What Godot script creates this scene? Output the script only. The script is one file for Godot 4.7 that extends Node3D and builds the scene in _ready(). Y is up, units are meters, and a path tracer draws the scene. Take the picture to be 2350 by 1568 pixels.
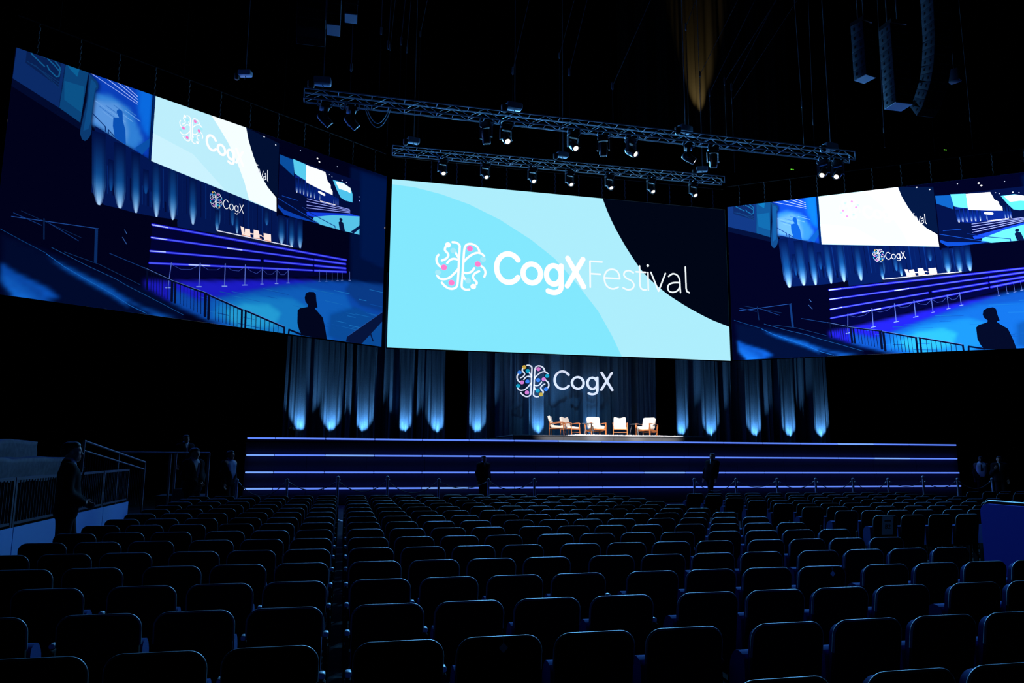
extends Node3D
# An arena set for a conference: dark rows of folding seats, a stage edged with blue LED strips, three large screens above it.

var M := {}
var used := {}
var rng := RandomNumberGenerator.new()
const FOCAL := 1722.0
const EYE := Vector3(0, 1.8, 0)
const CAM_X := Vector3(0.97601, 0.00596, 0.21764)
const CAM_Y := Vector3(-0.03783, 0.98896, 0.14353)
const CAM_Z := Vector3(-0.21453, -0.14846, 0.96537)

func _ready():
	rng.seed = 7
	setup_view()
	setup_materials()
	build_room()
	build_stage()
	build_screens()
	build_curtains()
	build_sign()
	build_stage_furniture()
	build_trusses()
	build_speakers()
	build_cables()
	build_roof_drape()
	build_seats()
	build_stanchions()
	build_left_side()
	build_people()
	build_small_things()

func setup_view():
	var cam := Camera3D.new()
	cam.name = "camera"
	cam.transform = Transform3D(Basis(CAM_X, CAM_Y, CAM_Z).orthonormalized(), EYE)
	cam.fov = rad_to_deg(2.0 * atan(784.0 / FOCAL))
	cam.far = 200.0
	add_child(cam)
	cam.current = true
	var env := Environment.new()
	env.background_mode = Environment.BG_COLOR
	env.background_color = Color(0.004, 0.006, 0.02)
	env.tonemap_mode = Environment.TONE_MAPPER_LINEAR
	env.tonemap_exposure = 1.0
	env.sdfgi_enabled = true
	env.ssao_enabled = true
	env.ssil_enabled = true
	var we := WorldEnvironment.new()
	we.name = "world_environment"
	we.environment = env
	add_child(we)

# light strengths, in energy at one metre
const E_MAIN := 165.0
const E_SIDE := 62.0
const E_STRIP := 3.0
const E_UPLIGHT := 0.9
const E_STAGE := 420.0
const E_SIGN := 34.0
const E_ROOF := 15.0
const E_BEAM := 120.0

# ---------------------------------------------------------------- materials
func mk(key: String, c: Color, rough := 0.8, metal := 0.0, spec := 0.5) -> StandardMaterial3D:
	var m := StandardMaterial3D.new()
	m.resource_name = key
	m.albedo_color = c
	m.roughness = rough
	m.metallic = metal
	m.metallic_specular = spec
	M[key] = m
	return m

func glow(key: String, c: Color, energy: float) -> StandardMaterial3D:
	var m := mk(key, Color(0.02, 0.02, 0.02), 0.5)
	m.emission_enabled = true
	m.emission = c
	m.emission_energy_multiplier = energy
	return m

func noise_tex(freq: float, lo: Color, hi: Color, oct := 3, sd := 1) -> NoiseTexture2D:
	var n := FastNoiseLite.new()
	n.seed = sd
	n.frequency = freq
	n.fractal_octaves = oct
	var t := NoiseTexture2D.new()
	t.width = 256
	t.height = 256
	t.seamless = true
	t.noise = n
	var g := Gradient.new()
	g.set_color(0, lo)
	g.set_color(1, hi)
	t.color_ramp = g
	return t

func textured(m: StandardMaterial3D, t: Texture2D, scale: float):
	m.albedo_color = Color.WHITE
	m.albedo_texture = t
	m.uv1_triplanar = true
	m.uv1_scale = Vector3.ONE * scale

func setup_materials():
	mk("wall", Color(0.05, 0.05, 0.06), 0.95, 0, 0.2)
	textured(mk("floor", Color(0.1, 0.1, 0.11), 0.8, 0, 0.15), noise_tex(0.02, Color(0.10, 0.10, 0.11), Color(0.2, 0.2, 0.21), 4, 3), 0.25)
	mk("stage_black", Color(0.3, 0.3, 0.36), 0.9, 0, 0.2)
	mk("deck", Color(0.12, 0.12, 0.14), 0.6)
	mk("riser_grey", Color(0.3, 0.33, 0.38), 0.6)
	mk("seat_shell", Color(0.035, 0.035, 0.04), 0.75, 0, 0.2)
	mk("rim_light_trim", Color(0.33, 0.40, 0.43), 0.45, 0, 0.5)  # paler than the shell, so the seat edges show the screens' rim light
	textured(mk("seat_fabric", Color(0.1, 0.2, 0.5), 0.95, 0, 0.2), noise_tex(0.2, Color(0.10, 0.17, 0.36), Color(0.15, 0.24, 0.46), 3, 5), 3.0)
	mk("seat_metal", Color(0.06, 0.06, 0.07), 0.8, 0, 0.2)
	mk("arm_cap", Color(0.55, 0.57, 0.58), 0.4)
	mk("black_metal", Color(0.06, 0.06, 0.07), 0.5, 0.2)
	mk("truss_metal", Color(0.78, 0.8, 0.82), 0.45, 0.25)
	mk("steel", Color(0.5, 0.5, 0.5), 0.5, 0.3)
	mk("chrome", Color(0.7, 0.72, 0.75), 0.35, 0.25)
	mk("hoist", Color(0.6, 0.66, 0.7), 0.5)
	mk("fixture", Color(0.16, 0.17, 0.19), 0.38, 0.1)
	mk("speaker", Color(0.12, 0.14, 0.17), 0.6)
	mk("speaker_side", Color(0.24, 0.28, 0.32), 0.7, 0, 0.3)
	mk("speaker_plate", Color(0.85, 0.9, 0.92), 0.5)
	mk("grille", Color(0.1, 0.11, 0.13), 0.28)
	textured(mk("wood", Color(0.6, 0.35, 0.18), 0.45), noise_tex(0.03, Color(0.55, 0.31, 0.15), Color(0.68, 0.42, 0.22), 4, 8), 2.0)
	mk("cushion", Color(0.86, 0.84, 0.8), 0.9)
	mk("rug", Color(0.85, 0.84, 0.82), 1.0)
	mk("table_metal", Color(0.3, 0.33, 0.36), 0.4, 0.4)
	var cu := mk("curtain", Color(0.36, 0.42, 0.5), 0.9, 0, 0.2)
	textured(cu, noise_tex(0.05, Color(0.22, 0.36, 0.50), Color(0.30, 0.46, 0.60), 3, 11), 1.5)
	mk("black_cloth", Color(0.035, 0.035, 0.045), 1.0, 0, 0.1)
	mk("roof_cloth", Color(0.2, 0.19, 0.17), 1.0, 0, 0.1)
	glow("sign_added_glow", Color8(228, 236, 255), 0.85).albedo_color = Color(0.85, 0.85, 0.88)  # glow put in for the spotlight on the sign, which is no lamp
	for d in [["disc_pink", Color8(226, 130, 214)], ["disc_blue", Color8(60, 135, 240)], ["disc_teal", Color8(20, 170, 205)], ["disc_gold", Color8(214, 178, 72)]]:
		var dm := glow(d[0], d[1], 0.8)  # disc glow stands in for the spotlight falling on them
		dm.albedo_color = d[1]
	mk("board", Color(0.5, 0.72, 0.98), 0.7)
	textured(mk("tarpaulin", Color(0.2, 0.22, 0.26), 0.75), noise_tex(0.04, Color(0.18, 0.20, 0.24), Color(0.32, 0.34, 0.38), 4, 21), 0.6)
	mk("paper", Color(0.8, 0.82, 0.84), 0.8)
	mk("ink", Color(0.03, 0.03, 0.04), 0.8)
	mk("suit", Color(0.075, 0.075, 0.09), 0.9, 0, 0.2)
	mk("shirt", Color(0.75, 0.77, 0.8), 0.8)
	mk("blue_shirt", Color(0.4, 0.48, 0.65), 0.8)
	mk("tie", Color(0.08, 0.1, 0.2), 0.6)
	mk("skin", Color(0.72, 0.52, 0.42), 0.6)
	mk("dark_skin", Color(0.3, 0.2, 0.15), 0.55)
	mk("hair", Color(0.05, 0.04, 0.04), 0.6)
	mk("shoe", Color(0.03, 0.03, 0.03), 0.4)
	mk("panel_blue", Color(0.11, 0.13, 0.48), 0.9, 0, 0.2)
	mk("barrier_metal", Color(0.22, 0.23, 0.26), 0.6)
	mk("rope", Color(0.35, 0.36, 0.4), 0.7)
	mk("frame_black", Color(0.03, 0.03, 0.04), 0.9, 0, 0.1)
	glow("led_blue", Color8(98, 138, 255), 1.0)
	glow("led_bright", Color8(122, 168, 255), 1.0)
	glow("lens_white", Color8(255, 246, 235), 1.3)
	glow("lens_off", Color8(20, 30, 40), 0.3)
	glow("uplight_lens", Color8(150, 215, 255), 1.0)
	glow("warm_lens", Color8(255, 214, 130), 0.5)
	glow("exit_green", Color8(120, 255, 60), 0.8)

# ---------------------------------------------------------------- naming
func numbered(parent: Node, called: String) -> String:
	var key := str(parent.get_instance_id()) + called
	used[key] = used.get(key, -1) + 1
	return called if used[key] == 0 else "%s_%03d" % [called, used[key]]

func obj(called: String, mesh: Mesh, m, parent: Node3D = null, at := Transform3D()) -> MeshInstance3D:
	var p: Node3D = parent if parent else self
	var o := MeshInstance3D.new()
	o.name = numbered(p, called)
	o.mesh = mesh
	o.transform = at
	if m is String:
		o.material_override = M[m]
	elif m:
		o.material_override = m
	p.add_child(o, true)
	return o

func thing(called: String, label: String, category: String, at := Vector3.ZERO, turn := 0.0, group := "") -> Node3D:
	var o := Node3D.new()
	o.name = numbered(self, called)
	o.position = at
	o.rotation.y = turn
	add_child(o, true)
	return tag(o, label, category, group)

func tag(o: Node3D, label: String, category: String, group := "") -> Node3D:
	o.set_meta("label", label)
	o.set_meta("category", category)
	if group:
		o.set_meta("group", group)
	return o

func struct(called: String, mesh: Mesh, m, at := Transform3D()) -> MeshInstance3D:
	var o := obj(called, mesh, m, null, at)
	o.set_meta("kind", "structure")
	return o

func dup(o: Node3D, called: String, label: String, group := "") -> Node3D:
	var c: Node3D = o.duplicate()
	c.name = numbered(self, called)
	add_child(c, true)
	c.set_meta("label", label)
	if group:
		c.set_meta("group", group)
	return c

const ORD := ["first", "second", "third", "fourth", "fifth", "sixth", "seventh", "eighth", "ninth", "tenth", "eleventh", "twelfth", "thirteenth", "fourteenth", "fifteenth", "sixteenth", "seventeenth", "eighteenth", "nineteenth", "twentieth"]
func nth(i: int) -> String:
	if i < 20:
		return ORD[i]
	return (["twenty", "thirty", "forty"][int(i + 1) / 10 - 2] + "-" + ORD[(i + 1) % 10 - 1]) if (i + 1) % 10 else ["", "", "twentieth", "thirtieth", "fortieth"][int(i + 1) / 10]

# ---------------------------------------------------------------- mesh builder
class MB:
	var st := SurfaceTool.new()
	func _init():
		st.begin(Mesh.PRIMITIVE_TRIANGLES)
		st.set_smooth_group(-1)
	func flat() -> MB:
		st.set_smooth_group(-1)
		return self
	func smooth(g := 1) -> MB:
		st.set_smooth_group(g)
		return self
	func tri(a: Vector3, b: Vector3, c: Vector3):  # counter-clockwise seen from outside
		st.add_vertex(a)
		st.add_vertex(c)
		st.add_vertex(b)
	func quad(a: Vector3, b: Vector3, c: Vector3, d: Vector3):
		tri(a, b, c)
		tri(a, c, d)
	func box(c: Vector3, s: Vector3, t := Transform3D()) -> MB:
		flat()
		var h := s / 2
		var p := []
		for i in 8:
			p.append(t * (c + Vector3(h.x if i & 1 else -h.x, h.y if i & 2 else -h.y, h.z if i & 4 else -h.z)))
		quad(p[4], p[5], p[7], p[6])
		quad(p[1], p[0], p[2], p[3])
		quad(p[5], p[1], p[3], p[7])
		quad(p[0], p[4], p[6], p[2])
		quad(p[6], p[7], p[3], p[2])
		quad(p[0], p[1], p[5], p[4])
		return self
	func rings(r: Array, closed_caps := true, grp := 1) -> MB:  # each ring: PackedVector3Array, counter-clockwise seen from the far end
		smooth(grp)
		for i in r.size() - 1:
			var a: PackedVector3Array = r[i]
			var b: PackedVector3Array = r[i + 1]
			var n := a.size()
			for k in n:
				var l := (k + 1) % n
				quad(a[k], a[l], b[l], b[k])
		if closed_caps:
			flat()
			var f: PackedVector3Array = r[0]
			for k in range(1, f.size() - 1):
				tri(f[0], f[k + 1], f[k])
			var e: PackedVector3Array = r[-1]
			for k in range(1, e.size() - 1):
				tri(e[0], e[k], e[k + 1])
		return self
	static func ring(c: Vector3, dir: Vector3, r: float, n: int, upv := Vector3.UP, ry := -1.0) -> PackedVector3Array:
		var d := dir.normalized()
		var u := upv if absf(d.dot(upv)) < 0.95 else Vector3.RIGHT
		var x := u.cross(d).normalized()
		var y := d.cross(x)
		var out := PackedVector3Array()
		for k in n:
			var a := TAU * k / n
			out.append(c + x * cos(a) * r + y * sin(a) * (r if ry < 0 else ry))
		return out
	func tube(a: Vector3, b: Vector3, ra: float, rb := -1.0, n := 8) -> MB:
		return rings([ring(a, b - a, ra, n), ring(b, b - a, ra if rb < 0 else rb, n)])
	func path(p: PackedVector3Array, r: float, n := 6, upv := Vector3.UP) -> MB:
		var rs := []
		for i in p.size():
			var d := (p[mini(i + 1, p.size() - 1)] - p[maxi(i - 1, 0)])
			rs.append(ring(p[i], d, r, n, upv))
		return rings(rs)
	func lathe(prof: Array, n := 16, t := Transform3D()) -> MB:  # Vector2(radius, height), upwards
		var rs := []
		for q in prof:
			var pr := PackedVector3Array()
			for k in n:
				var a := -TAU * k / n
				pr.append(t * Vector3(q.x * cos(a), q.y, q.x * sin(a)))
			rs.append(pr)
		return rings(rs)
	func prism(poly: PackedVector2Array, z0: float, z1: float, t := Transform3D(), smooth_side := true) -> MB:  # z1 > z0
		var p := poly
		if Geometry2D.is_polygon_clockwise(p):
			p = p.duplicate()
			p.reverse()
		flat()
		var ix := Geometry2D.triangulate_polygon(p)
		for i in range(0, ix.size(), 3):
			var a := p[ix[i]]
			var b := p[ix[i + 1]]
			var c := p[ix[i + 2]]
			if (b - a).cross(c - a) < 0:
				var s := b
				b = c
				c = s
			tri(t * Vector3(a.x, a.y, z1), t * Vector3(b.x, b.y, z1), t * Vector3(c.x, c.y, z1))
			tri(t * Vector3(a.x, a.y, z0), t * Vector3(c.x, c.y, z0), t * Vector3(b.x, b.y, z0))
		if smooth_side:
			smooth(2)
		for k in p.size():
			var a := p[k]
			var b := p[(k + 1) % p.size()]
			quad(t * Vector3(a.x, a.y, z0), t * Vector3(b.x, b.y, z0), t * Vector3(b.x, b.y, z1), t * Vector3(a.x, a.y, z1))
		return self
	func grid(f: Callable, nu: int, nv: int, grp := 1) -> MB:  # f(u, v) -> Vector3; front where u x v points
		smooth(grp)
		var p := []
		for j in nv + 1:
			var row := PackedVector3Array()
			for i in nu + 1:
				row.append(f.call(float(i) / nu, float(j) / nv))
			p.append(row)
		for j in nv:
			for i in nu:
				quad(p[j][i], p[j][i + 1], p[j + 1][i + 1], p[j + 1][i])
		return self
	func done() -> ArrayMesh:
		st.generate_normals()
		st.index()
		return st.commit()

func rrect(w: float, h: float, r: float, n := 5) -> PackedVector2Array:  # centred, counter-clockwise
	var out := PackedVector2Array()
	for q in [[1, -1, -PI / 2], [1, 1, 0.0], [-1, 1, PI / 2], [-1, -1, PI]]:
		for k in n + 1:
			var a: float = q[2] + PI / 2 * k / n
			out.append(Vector2(q[0] * (w / 2 - r) + cos(a) * r, q[1] * (h / 2 - r) + sin(a) * r))
	return out

func rbox(w: float, h: float, d: float, r := 0.02, t := Transform3D()) -> MB:  # bevelled box, centred
	var b := MB.new()
	var f := rrect(w, h, r, 2)
	var g := rrect(w - r * 0.7, h - r * 0.7, r * 0.7, 2)
	var rs := []
	for q in [[g, -d / 2], [f, -d / 2 + r * 0.35], [f, d / 2 - r * 0.35], [g, d / 2]]:
		var pr := PackedVector3Array()
		for p in q[0]:
			pr.append(t * Vector3(p.x, p.y, q[1]))
		rs.append(pr)
	b.rings(rs)
	return b

func stroke(p: PackedVector2Array, w: float) -> PackedVector2Array:
	var r := Geometry2D.offset_polyline(p, w / 2, Geometry2D.JOIN_ROUND, Geometry2D.END_ROUND)
	return r[0] if r.size() else PackedVector2Array()

func curve(p: Array, closed := false, n := 7) -> PackedVector2Array:  # Catmull-Rom through the points
	var out := PackedVector2Array()
	for i in p.size() - 1:
		var a: Vector2 = p[maxi(i - 1, 0)]
		var b: Vector2 = p[i]
		var c: Vector2 = p[i + 1]
		var d: Vector2 = p[mini(i + 2, p.size() - 1)]
		for k in n:
			out.append(b.cubic_interpolate(c, a, d, float(k) / n))
	out.append(p[-1])
	return out

func v2s(a: Array) -> Array:
	var out := []
	for i in range(0, a.size(), 2):
		out.append(Vector2(a[i], a[i + 1]))
	return out

func looking(at: Vector3, towards: Vector3) -> Transform3D:  # -z looks along towards
	var z := -towards.normalized()
	var x := (Vector3.UP if absf(z.y) < 0.98 else Vector3.FORWARD).cross(z).normalized()
	return Transform3D(Basis(x, z.cross(x), z), at)

func spot(parent: Node3D, at: Vector3, towards: Vector3, energy: float, angle: float, c: Color, size := 0.05, soft := 0.6) -> SpotLight3D:
	var l := SpotLight3D.new()
	l.name = numbered(parent, "spot_light")
	parent.add_child(l, true)
	l.transform = looking(at, towards)
	l.light_energy = energy
	l.light_color = c
	l.spot_angle = angle
	l.spot_angle_attenuation = soft
	l.spot_range = 60.0
	l.spot_attenuation = 2.0
	l.light_size = size
	l.shadow_enabled = true
	return l

func area(parent: Node3D, t: Transform3D, size: Vector2, energy: float, c: Color) -> AreaLight3D:
	var l := AreaLight3D.new()
	l.name = numbered(parent, "area_light")
	parent.add_child(l, true)
	l.transform = t
	l.area_size = size
	l.area_normalize_energy = true
	l.light_energy = energy
	l.light_color = c
	l.area_range = 90.0
	l.area_attenuation = 2.0
	l.shadow_enabled = true
	return l

# ---------------------------------------------------------------- the room
func build_room():
	struct("floor", MB.new().box(Vector3(9, -0.15, -17), Vector3(84, 0.3, 62)).done(), "floor")
	struct("ceiling", MB.new().box(Vector3(9, 34.2, -17), Vector3(84, 0.4, 62)).done(), "wall")
	struct("wall_back", MB.new().box(Vector3(9, 17, -47.8), Vector3(84, 34, 0.4)).done(), "wall")
	struct("wall_rear", MB.new().box(Vector3(9, 17, 13.8), Vector3(84, 34, 0.4)).done(), "wall")
	struct("wall_left", MB.new().box(Vector3(-32.8, 17, -17), Vector3(0.4, 34, 62)).done(), "wall")
	struct("wall_right", MB.new().box(Vector3(50.8, 17, -17), Vector3(0.4, 34, 62)).done(), "wall")

func build_stage():
	var t := thing("stage", "wide black stage platform with a plain tiered front behind the rope posts", "stage", Vector3(11.2, 0, -33))
	obj("deck", MB.new().box(Vector3(0, 2.22, 0), Vector3(29.0, 0.1, 11.0)).done(), "deck", t)
	obj("base", MB.new().box(Vector3(0, 1.08, -0.12), Vector3(28.9, 2.16, 10.7)).done(), "stage_black", t)
	var ys := [0.03, 0.59, 1.14, 1.73, 2.17]
	for k in 4:  # fascia boards in runs of two metres; each lower one stands a little further out
		var h: float = ys[k + 1] - ys[k] - 0.012
		var m := MB.new().box(Vector3.ZERO, Vector3(2.06, h, 0.04)).done()
		for i in 14:
			obj("fascia_board", m, "stage_black", t, Transform3D(Basis(), Vector3(-13.46 + i * 2.07, ys[k] + h / 2, 5.405 + [0.09, 0.05, 0.0, 0.0][k])))
	var words := ["lowest", "second lowest", "second highest", "topmost"]
	for k in 4:
		var y: float = [0.57, 1.12, 1.71, 2.29][k]
		var z: float = -27.5 + [0.09, 0.05, 0.0, 0.0][k]
		var s := thing("led_strip", "glowing blue LED strip along the stage front, %s of the four" % words[k], "light strip", Vector3(11.18, y, z), 0, "LED strips along the stage front")
		obj("profile", MB.new().box(Vector3(0, 0, -0.05), Vector3(28.92, 0.07, 0.05)).done(), "black_metal", s)
		var bar := rbox(1.69, 0.058, 0.04, 0.018).done()
		var short_bar := rbox(0.92, 0.058, 0.04, 0.018).done()
		obj("led_bar", short_bar, "led_bright" if k < 3 else "led_blue", s, Transform3D(Basis(), Vector3(-13.96, 0, 0)))
		for i in 16:
			var bright: bool = [[3], [8], [1, 14], [6, 13]][k].has(i)
			obj("led_bar", bar, "led_bright" if bright else "led_blue", s, Transform3D(Basis(), Vector3(-12.64 + i * 1.705, 0, 0)))
		obj("led_bar", short_bar, "led_blue", s, Transform3D(Basis(), Vector3(13.96, 0, 0)))
		area(s, Transform3D(Basis(Vector3(-1, 0, 0), Vector3.UP, Vector3(0, 0, -1)), Vector3(0, 0, 0.03)), Vector2(28.8, 0.05), E_STRIP, Color8(60, 70, 255))
		for e in [-1, 1]:  # the tubes glow upwards and downwards too, over the boards behind them
			area(s, Transform3D(Basis(Vector3(1, 0, 0), Vector3(0, e * 0.8, -0.6).cross(Vector3(1, 0, 0)) * -1.0, Vector3(0, -e * 0.8, 0.6)), Vector3(0, e * 0.034, 0.0)), Vector2(28.8, 0.03), E_STRIP * 0.11, Color8(30, 40, 255))

# ---------------------------------------------------------------- pictures on the screens
const SS := 2
var cv: Image
func hexc(s: String) -> Color:
	return Color.html(s)

func fill(p: PackedVector2Array, c: Color):
	var lo := INF
	var hi := -INF
	for q in p:
		lo = minf(lo, q.y)
		hi = maxf(hi, q.y)
	var w := cv.get_width()
	for y in range(maxi(0, int(floor(lo))), mini(cv.get_height(), int(ceil(hi)) + 1)):
		var yy := y + 0.5
		var xs := PackedFloat32Array()
		var b := p[p.size() - 1]
		for a in p:
			if (a.y <= yy) != (b.y <= yy):
				xs.append(a.x + (yy - a.y) / (b.y - a.y) * (b.x - a.x))
			b = a
		xs.sort()
		for i in range(0, xs.size() - 1, 2):
			var x0 := maxi(0, int(round(xs[i])))
			var x1 := mini(w, int(round(xs[i + 1])))
			if x1 > x0:
				cv.fill_rect(Rect2i(x0, y, x1 - x0, 1), c)

func pts(a: Array) -> PackedVector2Array:
	var out := PackedVector2Array()
	for i in range(0, a.size(), 2):
		out.append(Vector2(a[i], a[i + 1]) * SS)
	return out

func po(c: String, a: Array):
	fill(pts(a), hexc(c))

func sk(c: String, w: float, a: Array):
	fill(stroke(pts(a), w * SS), hexc(c))

func dt(c: String, x: float, y: float, rx: float, ry: float):
	var p := PackedVector2Array()
	for k in 24:
		p.append(Vector2(x + rx * cos(TAU * k / 24), y + ry * sin(TAU * k / 24)) * SS)
	fill(p, hexc(c))

func fl(x0: float, y0: float, x1: float, y1: float, w: float, ca: String, cb: String):  # light running up a curtain fold
	var base := hexc("020f40")
	var a := hexc(ca)
	var b := hexc(cb)
	for y in range(maxi(0, int(y0 * SS)), mini(cv.get_height(), int(y1 * SS))):
		var f := (y / float(SS) - y0) / (y1 - y0)
		var half := w / 2.0 * (1.0 if f < 0.72 else 0.12 + 0.88 * sqrt(maxf(0.0, (1.0 - f) / 0.28)))
		var c := base.lerp(a, minf(1.0, f * 1.15)).lerp(b, pow(maxf(0.0, (f - 0.55) / 0.45), 1.6))
		var x := lerpf(x0, x1, f)
		for k in 3:
			var hw := half * (1.0 - k * 0.28)
			cv.fill_rect(Rect2i(int((x - hw) * SS), y, maxi(1, int(hw * 2 * SS)), 1), base.lerp(c, [0.45, 0.8, 1.0][k]))

# the brain emblem, in a box of 575 by 590
func brain_strokes() -> Array:
	var s := [
		[185, 10, 230, 15, 265, 45, 268, 90, 263, 210, 260, 340, 252, 500, 240, 550, 200, 575, 150, 570, 105, 540, 75, 505],
		[108, 70, 102, 110, 135, 150, 140, 180, 115, 215, 70, 238],
		[220, 130, 240, 170, 263, 205],
		[30, 170, 10, 210, 15, 260, 40, 300, 75, 320],
		[130, 268, 160, 230, 205, 212, 260, 225],
		[20, 420, 50, 455, 100, 463, 160, 440, 220, 380, 255, 335],
		[495, 110, 470, 60, 420, 28, 370, 25, 335, 50, 320, 110, 312, 260, 305, 420, 298, 530, 310, 565, 345, 582, 385, 580],
		[315, 250, 350, 205, 410, 155, 470, 130, 520, 140, 550, 170],
		[510, 285, 550, 320, 568, 370, 555, 420],
		[310, 375, 360, 382, 410, 360, 438, 320],
		[310, 410, 330, 450, 350, 462],
		[495, 355, 450, 380, 425, 420, 440, 460, 468, 490, 465, 515]]
	var out := []
	for q in s:
		var c := curve(v2s(q))
		for i in c.size():
			c[i].y -= c[i].x * 0.04
		out.append(c)
	return out

func skewed(d: Array) -> Vector2:  # the emblem was measured on a slight slope
	return Vector2(d[1], d[2] - d[1] * 0.04)

const DISCS := [["disc_gold", 135, 45], ["disc_teal", 195, 113], ["disc_blue", 53, 140], ["disc_pink", 95, 320], ["disc_teal", 28, 383], ["disc_blue", 190, 305], ["disc_pink", 183, 503], ["disc_pink", 385, 82], ["disc_teal", 538, 207], ["disc_pink", 478, 268], ["disc_blue", 380, 282], ["disc_blue", 518, 448], ["disc_teal", 370, 475], ["disc_gold", 430, 543]]

# the letters C, o, g, X in a box whose cap height is 355, baseline at 355
func word_strokes() -> Array:
	var c := []
	for k in 25:
		var a := deg_to_rad(-38 - k * (284.0 / 24))
		c.append(Vector2(160 + 140 * cos(a), 168 + 160 * sin(a)))
	var o1 := []
	for k in 25:
		var a := deg_to_rad(k * 15.0)
		o1.append(Vector2(435 + 105 * cos(a), 211 + 107 * sin(a)))
	var g1 := []
	for k in 25:
		var a := deg_to_rad(k * 15.0)
		g1.append(Vector2(698 + 89 * cos(a), 211 + 105 * sin(a)))
	var tail := curve(v2s([788, 104, 788, 220, 787, 340, 765, 388, 715, 410, 665, 408, 630, 396]))
	return [[PackedVector2Array(c)], [PackedVector2Array(o1.slice(0, 14)), PackedVector2Array(o1.slice(12))], [PackedVector2Array(g1.slice(0, 14)), PackedVector2Array(g1.slice(12)), tail], [PackedVector2Array([Vector2(868, 10), Vector2(1062, 326)]), PackedVector2Array([Vector2(1055, 10), Vector2(860, 326)])]]

func brain_on(t: Transform2D, palette: int, w := 22.0):
	var lines := hexc("ffffff") if palette else hexc("eef2ff")
	var k := (t.x.length() + t.y.length()) / 2 * SS
	for s in brain_strokes():
		fill(stroke(Transform2D(0, Vector2(SS, SS), 0, Vector2.ZERO) * (t * s), maxf(2, w * k)), lines)
	for d in DISCS:
		var c := hexc({"disc_gold": "d6b248", "disc_teal": "18a8cc", "disc_blue": "4690f0", "disc_pink": "e47ad2"}[d[0]])
		if palette:
			if d[0] == "disc_blue":
				continue
			c = hexc({"disc_gold": "ffffff", "disc_teal": "a6eefb", "disc_pink": "fd82cf"}[d[0]])
			if palette == 2 and d[0] == "disc_teal" :
				c = hexc("a8ebfb")
		var p := PackedVector2Array()
		for i in 24:
			p.append((t * (skewed(d) + Vector2.from_angle(TAU * i / 24) * 33)) * SS)
		if palette and d[0] == "disc_pink":
			var r := PackedVector2Array()
			for i in 24:
				r.append((t * (skewed(d) + Vector2.from_angle(TAU * i / 24) * 37)) * SS)
			fill(r, hexc("d8d0f4"))
		fill(p, c)

func word_on(t: Transform2D, w: float, _mode: int):
	var k := (t.x.length() + t.y.length()) / 2 * SS
	for letter in word_strokes():
		for s in letter:
			var p := PackedVector2Array()
			for q in s:
				p.append((t * q) * SS)
			fill(stroke(p, maxf(2, w * k)), Color.WHITE)

func soften():  # the out-of-focus floor and covers of the live picture
	for k in 5:
		cv.shrink_x2()
	var w := cv.get_width()
	for k in 4:
		cv.resize(w * (2 << k), 2140 * w * (2 << k) / 4000, Image.INTERPOLATE_BILINEAR)
	cv.resize(2000 * SS, 1070 * SS, Image.INTERPOLATE_BILINEAR)

func finish(_w: int, _h: int) -> ImageTexture:
	cv.shrink_x2()
	return ImageTexture.create_from_image(cv)

func main_picture() -> ImageTexture:
	cv = Image.create(2000 * SS, 927 * SS, false, Image.FORMAT_RGB8)
	cv.fill(hexc("aeeefd"))
	# the big circle, a little lighter towards its lower left as it is on the screen
	var edge := [3, 29, 124, 35, 270, 61, 427, 105, 604, 180, 784, 282, 921, 381, 1058, 525, 1178, 671, 1260, 810, 1315, 922, 1318, 930]
	fill(pts([-20, 29] + edge + [-20, 930]), hexc("83e8fe"))
	var dark := curve(v2s([1212, -4, 1251, 96, 1307, 205, 1382, 325, 1467, 435, 1582, 530, 1679, 589, 1787, 644, 1896, 690, 2004, 724]))
	var dp := PackedVector2Array()
	for q in dark:
		dp.append(q * SS)
	dp.append(Vector2(2005, -5) * SS)
	fill(dp, hexc("010616"))
	brain_on(Transform2D(Vector2(0.487, 0), Vector2(0, 0.463), Vector2(247, 328)), 2, 27)
	word_on(Transform2D(Vector2(0.487, 0), Vector2(0, 0.509), Vector2(576, 369)), 62, 0)
	var f := [[1132, 382, 1132, 534], [1132, 382, 1205, 382], [1132, 455, 1194, 455], [1220, 474, 1312, 474],
		[1436, 390, 1436, 505, 1442, 522, 1455, 531, 1473, 530], [1414, 426, 1473, 426], [1488, 426, 1488, 531],
		[1507, 424, 1552, 533, 1598, 424], [1727, 377, 1728, 505, 1732, 524, 1747, 531]]
	for s in f:
		sk("f6fdff", 10, s)
	for s in [[1312, 474, 1308, 450, 1293, 428, 1266, 421, 1238, 430, 1221, 455, 1218, 482, 1226, 512, 1245, 530, 1272, 536, 1302, 524], [1396, 433, 1370, 422, 1346, 430, 1338, 450, 1354, 468, 1385, 482, 1399, 505, 1388, 528, 1360, 536, 1332, 526], [1618, 440, 1645, 423, 1673, 430, 1687, 455, 1689, 495, 1691, 533], [1687, 474, 1648, 477, 1620, 489, 1611, 511, 1621, 531, 1648, 534, 1674, 521, 1688, 498]]:
		var p := PackedVector2Array()
		for q in curve(v2s(s)):
			p.append(q * SS)
		fill(stroke(p, 10 * SS), hexc("f6fdff"))
	dt("f6fdff", 1488, 384, 8, 9)
	return finish(2000, 927)

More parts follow.
